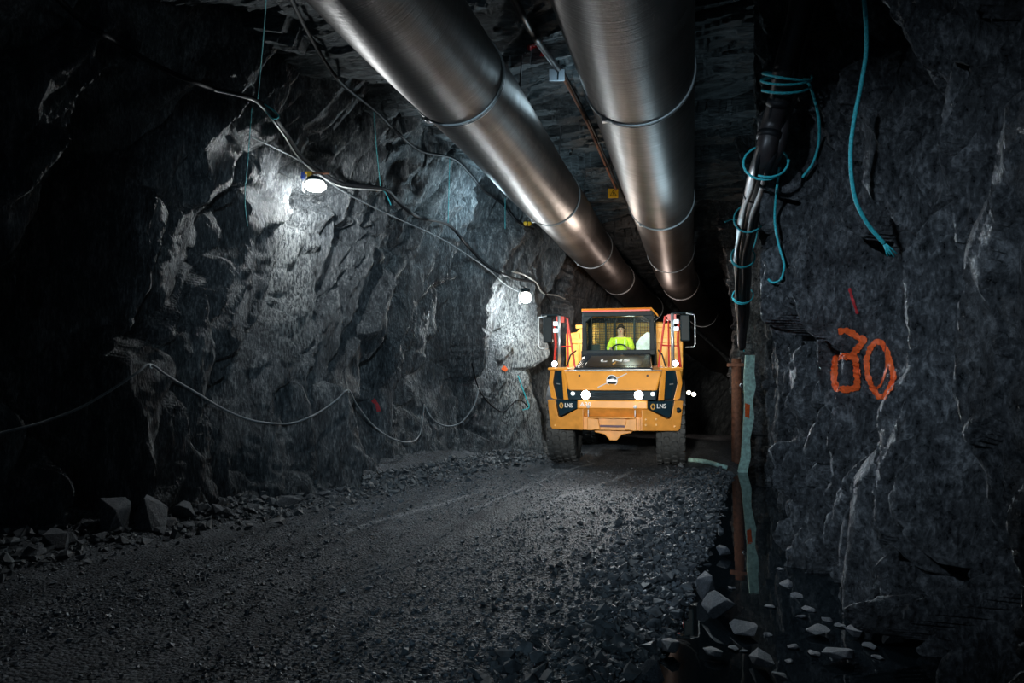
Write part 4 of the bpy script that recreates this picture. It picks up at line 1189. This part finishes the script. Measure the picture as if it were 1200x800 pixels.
def wrap(py, turns, rad, slack=0.0):
    i = min(range(len(PB)), key=lambda j: abs(project(PB[j])[1] - py))
    t_ = (PB[min(i + 1, npb - 1)] - PB[max(i - 1, 0)]).normalized()
    u = t_.cross(Vector((0, 0, 1))).normalized(); v = t_.cross(u)
    c = PB[i] + Vector((0.03, 0.0, -0.02))
    pts = []
    for k in range(int(18 * turns)):
        a = 2 * math.pi * k / 18
        rr = rad * (1 + slack * (0.5 - 0.5 * math.sin(a)))
        pts.append(c + u * math.cos(a) * rr + v * math.sin(a) * rr + t_ * (0.035 * (a / (2 * math.pi)) - 0.02 + 0.05 * math.sin(a * 0.5)))
    return pts


def project(p):
    q = CM.transposed() @ (Vector(p) - CAM)
    return (600 + FPX * q.x / -q.z, 400 - FPX * q.y / -q.z, -q.z)


for py, turns, rad, lab in ((88, 2.6, 0.185, 'turquoise rope wound several times round the pipes near the top of the wall'),
                            (190, 1.4, 0.175, 'turquoise rope wound once round the pipes at mid height'),
                            (258, 1.3, 0.165, 'turquoise rope tied round the pipes where they turn steep'),
                            (302, 2.2, 0.150, 'double turquoise rope tie round the steep part of the pipes'),
                            (345, 1.5, 0.150, 'lowest slack turquoise rope loop round the pipes')):
    m = MB(); m.tube(wrap(py, turns, rad, 0.25), 0.011, 8)
    tag(m.build('rope_tie', M['teal'], None, 0, True), lab, 'rope', 'rope ties round the pipes')
RW = (wall_right,)


def dense(pxs):
    q = spline([Vector((a[0], a[1], 0)) for a in pxs], 5)
    return [(v.x, v.y) for v in q]


for pxs, lab, r_, d_ in (
    ([(946, 92, 1), (955, 118), (960, 145), (959, 170), (952, 192), (940, 208, 1)], 'turquoise rope end curving beside the topmost rope tie', 0.013, (7.0, 7.3)),
    ([(913, 196, 1), (910, 225), (908, 258), (913, 288), (919, 310), (915, 327), (906, 331), (900, 327, 1)], 'thin turquoise rope hanging in a hook shape from the pipes', 0.012, (8.2, 8.2)),
    ([(884, 255, 1), (887, 275), (882, 292), (876, 300, 1)], 'short turquoise strand behind the steep part of the pipes', 0.010, (10.6, 10.8)),
    ([(866, 258, 1), (857, 257), (850, 260, 1)], 'stray turquoise rope end sticking out left of the pipes', 0.010, (10.8, 10.6)),
    ([(867, 352, 1), (869, 380), (872, 412, 1)], 'turquoise strand trailing below the lowest pipe tie', 0.012, (12.6, 12.8)),
):
    pxs = dense(pxs); k = len(pxs)
    ds = ease([min(d_[0] + (d_[1] - d_[0]) * i / (k - 1), hit(q[0], q[1], RW) - 0.06) for i, q in enumerate(pxs)], 12)
    P_ = [at(q[0], q[1], t) for q, t in zip(pxs, ds)]
    m = MB(); m.tube(spline(P_, 2), r_, 8)
    tag(m.build('rope', M['teal'], None, 0, True), lab, 'rope', 'loose ropes on the numbered wall')
# the thick rope above the number, with a frayed end
pxs = [(1012, -6), (1015, 30), (1015, 62), (1009, 100), (1001, 140), (997, 175), (998, 208), (1004, 238), (1018, 264), (1036, 285)]
pxs = dense(pxs)
ds = ease([min(hit(x_, y_, RW) - 0.07, 5.0 + 0.01 * i) for i, (x_, y_) in enumerate(pxs)], 12)
P_ = [at(x_, y_, t) for (x_, y_), t in zip(pxs, ds)]
rp = empty('rope', P_[0], 0, 'thick turquoise rope with a frayed end hanging above the painted number', 'rope', 'loose ropes on the numbered wall')
m = MB(); m.tube([p - P_[0] for p in spline(P_, 2)], 0.016, 10); m.build('rope_strand', M['teal'], rp, 0, True)
e0 = P_[-1] - P_[0]
for ex, ey in ((1043, 299), (1051, 297), (1040, 300), (1048, 301)):
    e1 = at(ex, ey, min(hit(ex, ey, RW) - 0.03, ds[-1])) - P_[0]
    m = MB(); m.tube([e0, (e0 + e1) / 2 + Vector((0, 0, 0.004)), e1], [0.010, 0.008, 0.006], 6); m.build('frayed_end', M['teal'], rp, 0, True)

# ------------------------------------------------------------------ paint on the rock
def stroke(name, pxs, wpx, mat, parent=None, closed=False, objs=WALLS, org=Vector((0, 0, 0)), mask=0.0):
    fine = []
    for i in range(len(pxs) - (0 if closed else 1)):
        a = Vector(pxs[i]); b = Vector(pxs[(i + 1) % len(pxs)])
        k = max(2, int((b - a).length / 1.2))
        for j in range(k): fine.append(a + (b - a) * j / k)
    if not closed: fine.append(Vector(pxs[-1]))
    nf = len(fine); rows = []
    nc = 7
    for i, p in enumerate(fine):
        t = (fine[(i + 2) % nf] - fine[i - 2]) if closed else (fine[min(i + 2, nf - 1)] - fine[max(i - 2, 0)])
        t.normalize(); nrm = Vector((-t.y, t.x))
        wv = wpx * (1 + 0.22 * math.sin(i * 0.9) * math.sin(i * 0.37) + 0.18 * (random.random() - 0.5))
        rows.append([p + nrm * wv * (j / (nc - 1) - 0.5) for j in range(nc)])
    vs = []
    for r_ in rows:
        for q in r_:
            h_ = hit(q.x, q.y, objs)
            vs.append(at(q.x, q.y, h_ - 0.012) - org)
    fs = []
    for i in range(nf if closed else nf - 1):
        for j in range(nc - 1):
            a, b, c, d_ = i * nc + j, i * nc + j + 1, ((i + 1) % nf) * nc + j + 1, ((i + 1) % nf) * nc + j
            ds = [(vs[k] + org - CAM).length for k in (a, b, c, d_)]
            if max(ds) - min(ds) < 1.5: fs.append((a, b, c, d_))
    m = MB(); m.add(vs, fs)
    return m.build(name, mat, parent)


def zz(pts, ox=970, oy=330, k=5.333): return [(ox + a / k, oy + b / k) for a, b in pts]


o0 = on_wall(1012, 430, 0.0, RW)
num = empty('painted_number', o0, 0, 'large orange spray painted number 30 on the right rock wall', 'painted number')
stroke('digit_three', zz([(66, 312), (110, 304), (150, 320), (190, 348), (228, 362), (214, 385), (190, 412), (158, 452), (172, 480), (180, 540), (185, 610), (180, 664), (110, 674), (52, 664), (38, 610), (42, 540), (48, 480), (90, 466), (150, 470)]), 7.6, M['spray'], num, False, RW, o0)
stroke('digit_zero', zz([(240, 490), (265, 415), (300, 372), (338, 380), (372, 440), (395, 520), (412, 590), (392, 660), (348, 720), (315, 716), (276, 660), (248, 580)]), 6.4, M['spray'], num, True, RW, o0)
stroke('inner_stroke', zz([(366, 450), (368, 540), (335, 640), (306, 668)]), 2.6, M['spray'], num, False, RW, o0)
tag(stroke('paint_line', zz([(135, 40), (150, 95), (165, 140), (186, 200)]), 3.2, M['spray_red'], None, False, RW), 'short slanting red paint line above the painted number 30', 'paint mark')
tag(stroke('paint_mark', [(437, 468), (442, 474), (444, 482)], 4.5, M['spray_red'], None, False, W), 'small red paint mark on the dark wall above the low cable', 'paint mark')
tag(stroke('paint_mark', [(589, 430), (594, 434)], 5, M['spray'], None, False, W), 'small orange paint spot on the bright pillar', 'paint mark')
tag(stroke('paint_mark', [(618, 57), (630, 52), (637, 58), (636, 66)], 6, M['spray_red'], None, False, (ceiling,)), 'dull red paint mark on the roof between the ducts', 'paint mark')

# ------------------------------------------------------------------ roof line between the ducts
CL = (ceiling,)
line_thing('roof_pipe', [(596, -14, 1), (606, 6, 1), (622, 36, 1), (640, 62, 1), (655, 82, 1)], 0.045, M['pipe'], 'dark pipe fixed under the roof between the two ducts', 'pipe', 0.10, None, CL)
line_thing('cable', [(655, 82, 1), (672, 112, 1), (690, 148, 1), (706, 185, 1), (722, 222, 1)], 0.028, M['rust'], 'brown cable along the roof from the white plate to the yellow sign', 'cable', 0.10, 'cables under the roof', CL)
line_thing('cable', [(660, 84, 1), (677, 116, 1), (696, 154, 1), (716, 200, 1), (735, 240, 1), (748, 268, 1)], 0.020, M['cable'], 'black cable along the roof beside the wide duct', 'cable', 0.12, 'cables under the roof', CL)
d0 = hit(652, 80, CL) - 0.16
pc = at(652.5, 88, d0); s_ = d0 / FPX
bx = empty('hanging_plate', pc, YAW, 'blank white plate hanging from the roof between the two ducts', 'plate')
m = MB(); m.box(-9 * s_, 9 * s_, -.012, .012, -7 * s_, 7 * s_); m.build('plate', M['tag'], bx, 0.004)
m = MB(); m.tube([(1 * s_, -.014, -6 * s_), (2 * s_, -.016, 6 * s_), (2 * s_, 0, 30 * s_)], 0.010, 6); m.build('plate_wire', M['black'], bx, 0, True)
d0 = hit(718, 222, CL) - 0.22
pc = at(718.5, 226.5, d0); s_ = d0 / FPX
sg = empty('warning_sign', pc, YAW, 'small yellow warning sign with black triangle hanging from the roof', 'sign')
m = MB(); m.box(-6 * s_, 6 * s_, -.01, .01, -5.5 * s_, 5.5 * s_); m.build('sign_plate', M['tag_yellow'], sg, 0.003)
m = MB(); tri = [(-3.6 * s_, -3.0 * s_), (3.6 * s_, -3.0 * s_), (0, 3.4 * s_)]
m.tube([(a, -.013, b) for a, b in tri], 0.010, 5, closed=True); m.tube([(0, -.013, -1.4 * s_), (0, -.013, 1.2 * s_)], 0.008, 5); m.build('triangle_mark', M['black'], sg)
m = MB(); m.tube([(0, 0, 5 * s_), (0, 0.05, 30 * s_)], 0.008, 6); m.build('sign_wire', M['strap'], sg, 0, True)
d0 = hit(617, 261, W) - 0.18
pl = empty('cable_plug', at(618, 262, d0), YAW, 'small yellow plug at the end of the upper cable beside the duct', 'plug')
m = MB(); m.lathe([(0.03, -0.09), (0.05, -0.07), (0.05, 0.06), (0.025, 0.10)], axis='x', n=14); m.build('plug_body', M['tag_yellow'], pl, 0, True)
m = MB(); m.lathe([(0.058, -0.02), (0.058, 0.01)], axis='x', n=14); m.build('plug_ring', M['black'], pl, 0, True)

# ------------------------------------------------------------------ mint board, rusty post, pale hose at the foot of the right wall
WL = -0.13
bpx = [(874, 416), (885, 416), (884, 436), (886, 452), (882, 470), (884, 490), (879, 515), (880, 535), (876, 553), (865, 553), (869, 535), (871, 505), (873, 470), (872, 445)]
dB = 14.3
b0 = at(872, 550, dB)
board = empty('mint_board', b0, 0, 'pale mint green board standing in the water against the right rock wall', 'board')
fwd = (CM @ Vector((0, 0, -1))).normalized()
fr = [at(a, b, dB) - b0 for a, b in bpx]; bk_ = [v + fwd * 0.05 for v in fr]
k = len(fr); m = MB(); m.add(fr + bk_, [tuple(range(k)), tuple(range(2 * k - 1, k - 1, -1))] + [(i, i + k, (i + 1) % k + k, (i + 1) % k) for i in range(k)])
m.add([at(865, 553, dB) - b0, at(876, 553, dB) - b0, at(876, 575, dB) - b0, at(865, 575, dB) - b0] + [at(a, b, dB) - b0 + fwd * .05 for a, b in ((865, 553), (876, 553), (876, 575), (865, 575))], [(0, 1, 2, 3), (7, 6, 5, 4), (0, 4, 5, 1), (1, 5, 6, 2), (2, 6, 7, 3), (3, 7, 4, 0)])
m.build('board_panel', M['mint'], board)
m = MB(); P_ = [at(a, b, dB - 0.01) - b0 for a, b in ((873, 472), (879, 474), (878, 490), (873, 488))]; m.add(P_, [(0, 1, 2, 3)]); m.build('orange_spot', M['spray'], board)
dP = dB + 0.9
p0 = at(864, 545, dP); p1 = at(863, 420, dP)
post = empty('rusty_post', p0, 0, 'rusty brown post just left of the mint board', 'post')
m = MB(); m.tube([Vector((0, 0, -0.5)), Vector((0, 0, 0.2)), p1 - p0], [0.13, 0.12, 0.10], 10); m.build('post_shaft', M['rust'], post, 0, True)
m = MB(); q_ = at(863, 428, dP) - p0; m.box(q_.x - .20, q_.x + .16, q_.y - .1, q_.y + .1, q_.z - .03, q_.z + .05); m.build('post_cap', M['rust'], post, 0.01)
m = MB(); q_ = at(868, 452, dP - 0.14) - p0; m.tube([q_ + Vector((0.05, 0, 0.04)), q_ + Vector((0, 0, 0.05)), q_ + Vector((-0.02, 0, 0)), q_ + Vector((0.02, 0, -0.03))], 0.014, 6); m.build('post_hook', M['silver'], post, 0, True)
P_ = [on_wall(a, b, 0.0, (floor,)) + Vector((0, 0, 0.035)) for a, b in ((807, 540.5), (818, 541.5), (830, 543.5), (842, 547), (852, 550))]
m = MB(); m.tube(spline(P_, 8), 0.05, 8); tag(m.build('hose', M['mint'], None, 0, True), 'pale mint hose lying on the road between the hauler and the board', 'hose')

# ------------------------------------------------------------------ standing water in the ditch
ysw = np.arange(1.0, 17.6, 0.3)
vs = []; fs = []
for y in ysw:
    ed = float(np.interp(y, [0, 4.5, 8.8, 13.3, 15, 17, 50], [-0.45, -0.2, 0.36, 0.70, 1.0, 1.6, 2.5])) - 0.7
    vs += [(ed, y, WL), (float(right_x(y)) + 0.9, y, WL)]
fs = [(2 * i, 2 * i + 1, 2 * i + 3, 2 * i + 2) for i in range(len(ysw) - 1)]
m = MB(); m.add(vs, fs)
tag(m.build('puddle', M['water']), 'dark still water lying in the ditch along the right rock wall', 'puddle', None, 'thing')


# ------------------------------------------------------------------ boulders and stones
def hull(n=16, flat=0.7, seed=0, jag=0.25):
    r_ = random.Random(seed)
    bm = bmesh.new()
    for i in range(n):
        v = Vector((r_.gauss(0, 1), r_.gauss(0, 1), r_.gauss(0, 1))).normalized() * (1 - jag * r_.random())
        bm.verts.new((v.x, v.y * 0.85, v.z * flat))
    bmesh.ops.convex_hull(bm, input=bm.verts)
    bmesh.ops.delete(bm, geom=[v for v in bm.verts if not v.link_faces], context='VERTS')
    bmesh.ops.triangulate(bm, faces=bm.faces)
    bmesh.ops.recalc_face_normals(bm, faces=bm.faces)
    return bm


def boulder_mesh(name, flat, seed, n=15, bev=0.025):
    bm = hull(n, flat, seed)
    bmesh.ops.bevel(bm, geom=list(bm.edges), offset=bev, segments=1, affect='EDGES', clamp_overlap=True)
    me = bpy.data.meshes.new(name); bm.to_mesh(me); bm.free()
    me.materials.append(M['boulder'])
    return me


BM_ = [boulder_mesh('boulder', f, 40 + i, 13 + i % 5) for i, f in enumerate((0.75, 0.6, 0.9, 0.45, 0.7, 0.8, 0.55, 0.35))]


def rock(px, py, wpx, label, group, kind=0, tall=1.0, rz=None, tilt=0.0, sink=0.3, name='boulder', cat='rock', wz=None):
    p = on_wall(px, py, 0.0, (floor,)) if wz is None else on_z(px, py, wz)
    dep = (CM.transposed() @ (p - CAM)).z * -1
    s = wpx * dep / FPX / 2
    me = BM_[kind]
    o = bpy.data.objects.new(name, me); C.objects.link(o)
    zmin = min(v.co.z for v in me.vertices); zmax = max(v.co.z for v in me.vertices)
    o.scale = (s, s, s * tall)
    o.rotation_euler = (tilt, tilt * 0.6, rz if rz is not None else random.random() * 6.28)
    o.location = (p.x, p.y + s * 0.4, p.z - zmin * s * tall * (1 - 2 * sink))
    return tag(o, label, cat, group)


gl_ = 'boulders at the foot of the lamp side wall'
for a in (
    (17, 650, 44, 'long flat slab of rock at the left edge of the picture by the wall', 7, 0.8),
    (56, 642, 32, 'rounded grey boulder next to the flat slab by the dark wall', 2, 1.0),
    (72, 638, 26, 'small upright rock wedged right of the rounded grey boulder', 4, 1.1),
    (98, 622, 26, 'low dark rock between the slab end and the tall leaning rock', 1, 1.0),
    (126, 622, 34, 'tall leaning rock standing left of the biggest boulder', 2, 1.7),
    (160, 618, 56, 'biggest grey boulder in the row below the dark wall', 0, 1.0),
    (167, 592, 24, 'small pale rock lying behind the biggest boulder', 3, 1.1),
    (208, 606, 30, 'pointed grey rock right of the biggest boulder', 5, 1.0),
    (245, 604, 26, 'blunt dark rock beyond the pointed grey rock', 1, 1.1),
    (330, 592, 26, 'low rock at the wall foot under the low cable loop', 4, 0.8),
):
    rock(a[0], a[1], a[2] * 1.4, a[3], gl_, a[4], a[5], tilt=random.uniform(-.3, .3))
small = [(40, 648, 18), (88, 640, 16), (112, 634, 18), (138, 632, 16), (182, 624, 18), (196, 616, 17), (216, 618, 17), (230, 614, 18), (262, 606, 18), (276, 602, 15), (292, 600, 18), (308, 598, 14), (346, 588, 18), (362, 584, 14), (378, 580, 16), (104, 612, 16), (185, 600, 15), (226, 600, 16), (398, 577, 12), (420, 572, 14), (438, 568, 11)]
for i, (x_, y_, w_) in enumerate(small):
    rock(x_, y_, w_ * 1.3, 'small dark stone among the boulders along the dark wall foot', 'small stones along the dark wall foot', i % 8, random.uniform(0.7, 1.1), tilt=random.uniform(-.4, .4), name='stone', cat='stone')
gr_ = 'rocks at the edge of the ditch water'
for a in (
    (842, 722, 46, 'large angular grey rock at the edge of the ditch water', 5, 1.1),
    (828, 700, 30, 'upright wedge of rock behind the large angular rock', 2, 1.6),
    (872, 742, 50, 'flat pale rock lying in the water right of the angular rock', 7, 0.8),
    (836, 768, 30, 'low dark rock in the shallow water below the angular rock', 3, 0.8),
    (784, 764, 32, 'dark squarish rock on the rubble bank', 4, 0.9),
    (764, 800, 42, 'large light grey rock cut by the bottom edge of the picture', 0, 1.1),
    (888, 782, 48, 'broad dark rock half sunk in the water at the bottom', 1, 0.8),
    (914, 798, 24, 'small bright stone in the water at the bottom edge', 4, 0.8),
    (931, 656, 30, 'rounded rock resting against the rock wall above the water', 2, 0.9),
    (960, 742, 40, 'thin flat slab in the water under the rock wall', 7, 0.6),
    (986, 772, 44, 'pale slab at the wall foot near the dark corner', 3, 0.8),
    (1004, 744, 34, 'narrow slab leaning on the wall foot', 6, 0.7),
    (1046, 754, 32, 'angular rock at the wall foot furthest into the dark corner', 0, 0.8),
    (848, 650, 20, 'small rock at the water edge left of the wall reflection', 5, 1.0),
):
    rock(a[0], a[1], a[2], a[3], gr_, a[4], a[5], tilt=random.uniform(-.2, .2), sink=0.18, wz=-0.10)
r2_ = random.Random(5)
cnt = 0
for i in range(72):
    y_ = 575 + (i % 24) * 9.2 + r2_.uniform(-4, 4)
    xe = np.interp(y_, [575, 620, 700, 800], [850, 846, 812, 765])
    x_ = xe - abs(r2_.gauss(0, 1)) * np.interp(y_, [575, 800], [22, 55])
    w_ = np.interp(y_, [575, 800], [7, 22]) * r2_.uniform(0.7, 1.25)
    rock(x_, y_, w_, 'loose grey stone on the rubble bank beside the ditch water', 'loose stones on the rubble bank', i % 8, r2_.uniform(0.7, 1.1), tilt=r2_.uniform(-.5, .5), name='stone', cat='stone', sink=0.2)
for i, (x_, y_, w_) in enumerate([(915, 668, 12), (922, 686, 24), (934, 700, 18), (948, 716, 22), (940, 724, 15), (970, 728, 18), (985, 735, 16), (902, 712, 16), (860, 762, 18), (872, 764, 14), (930, 760, 18), (955, 768, 22), (1020, 760, 22), (1030, 772, 18), (1010, 722, 16), (925, 776, 15), (900, 745, 13), (858, 690, 14)]):
    rock(x_, y_, w_, 'wet stone breaking the ditch water near the wall foot', 'stones in the ditch water', 7 if i % 2 else 3, 0.8, tilt=r2_.uniform(-.2, .2), name='stone', cat='stone', sink=0.2, wz=WL)


def scatter(name, pos, size, seed, label, cat, mat='stone'):
    temps = []
    for k in range(8):
        bm = hull(9, 0.7, seed + k, 0.3)
        bm.verts.ensure_lookup_table(); bm.verts.index_update()
        temps.append((np.array([v.co[:] for v in bm.verts]), np.array([[v.index for v in f.verts] for f in bm.faces])))
        bm.free()
    Vs = []; Fs = []; base = 0
    g = np.random.default_rng(seed)
    for p, s in zip(pos, size):
        V0, F0 = temps[int(g.integers(8))]
        a = g.random() * 6.283; b = g.normal() * 0.5
        ca_, sa_ = math.cos(a), math.sin(a); cb, sb = math.cos(b), math.sin(b)
        Rm = np.array([[ca_, -sa_, 0], [sa_, ca_, 0], [0, 0, 1]]) @ np.array([[1, 0, 0], [0, cb, -sb], [0, sb, cb]])
        Vs.append(V0 @ Rm.T * s + p); Fs.append(F0 + base); base += len(V0)
    o = raw_obj(name, np.concatenate(Vs), np.concatenate(Fs), M[mat])
    return tag(o, label, cat, None, 'stuff')


g = np.random.default_rng(3)
# gravel over the road: denser towards the camera
N = 34000
yy = 3.0 + 10.5 * g.random(N) ** 1.7
xx = np.where(g.random(N) < 0.72, g.uniform(-1, 1, N) * 3.0 - 2.2 - (yy - 3) * 0.05, g.uniform(-7.4, 0.4, N))
pat = fbm(xx * 1.1, yy * 0.35, 31, 3)
keep = (pat > -0.22 + 0.35 * g.random(N) - 0.2) & (xx > left_x(yy) + 0.6) & (xx < 0.6)
xx, yy = xx[keep], yy[keep]
sz = np.clip(g.lognormal(-4.40, 0.45, len(xx)), 0.006, 0.042)
scatter('road_gravel', np.stack([xx, yy, floor_z(xx, yy) + sz * 0.3], -1), sz, 900, 'loose grey gravel strewn over the dark road', 'gravel', 'gravel')
N = 5200
yy = 3.6 + 11.0 * g.random(N) ** 1.35
ed = np.interp(yy, [0, 4.5, 8.8, 13.3, 15, 17, 50], [-0.45, -0.2, 0.36, 0.70, 1.0, 1.6, 2.5])
xx = ed - 0.25 - np.abs(g.normal(0, 0.55, N)) + 0.2 * g.random(N)
sz = np.clip(g.lognormal(-3.55, 0.5, N), 0.012, 0.10)
scatter('rubble', np.stack([xx, yy, floor_z(xx, yy) + sz * 0.25], -1), sz, 950, 'broken rubble heaped along the road edge by the ditch', 'rubble')
N = 3200
yy = 4.0 + 13.0 * g.random(N)
xx = left_x(yy) + 0.25 + np.abs(g.normal(0, 0.5, N))
sz = np.clip(g.lognormal(-3.2, 0.5, N), 0.015, 0.14)
scatter('wall_foot_rubble', np.stack([xx, yy, floor_z(xx, yy) + sz * 0.25], -1), sz, 970, 'broken rock debris along the foot of the lamp side wall', 'rubble')
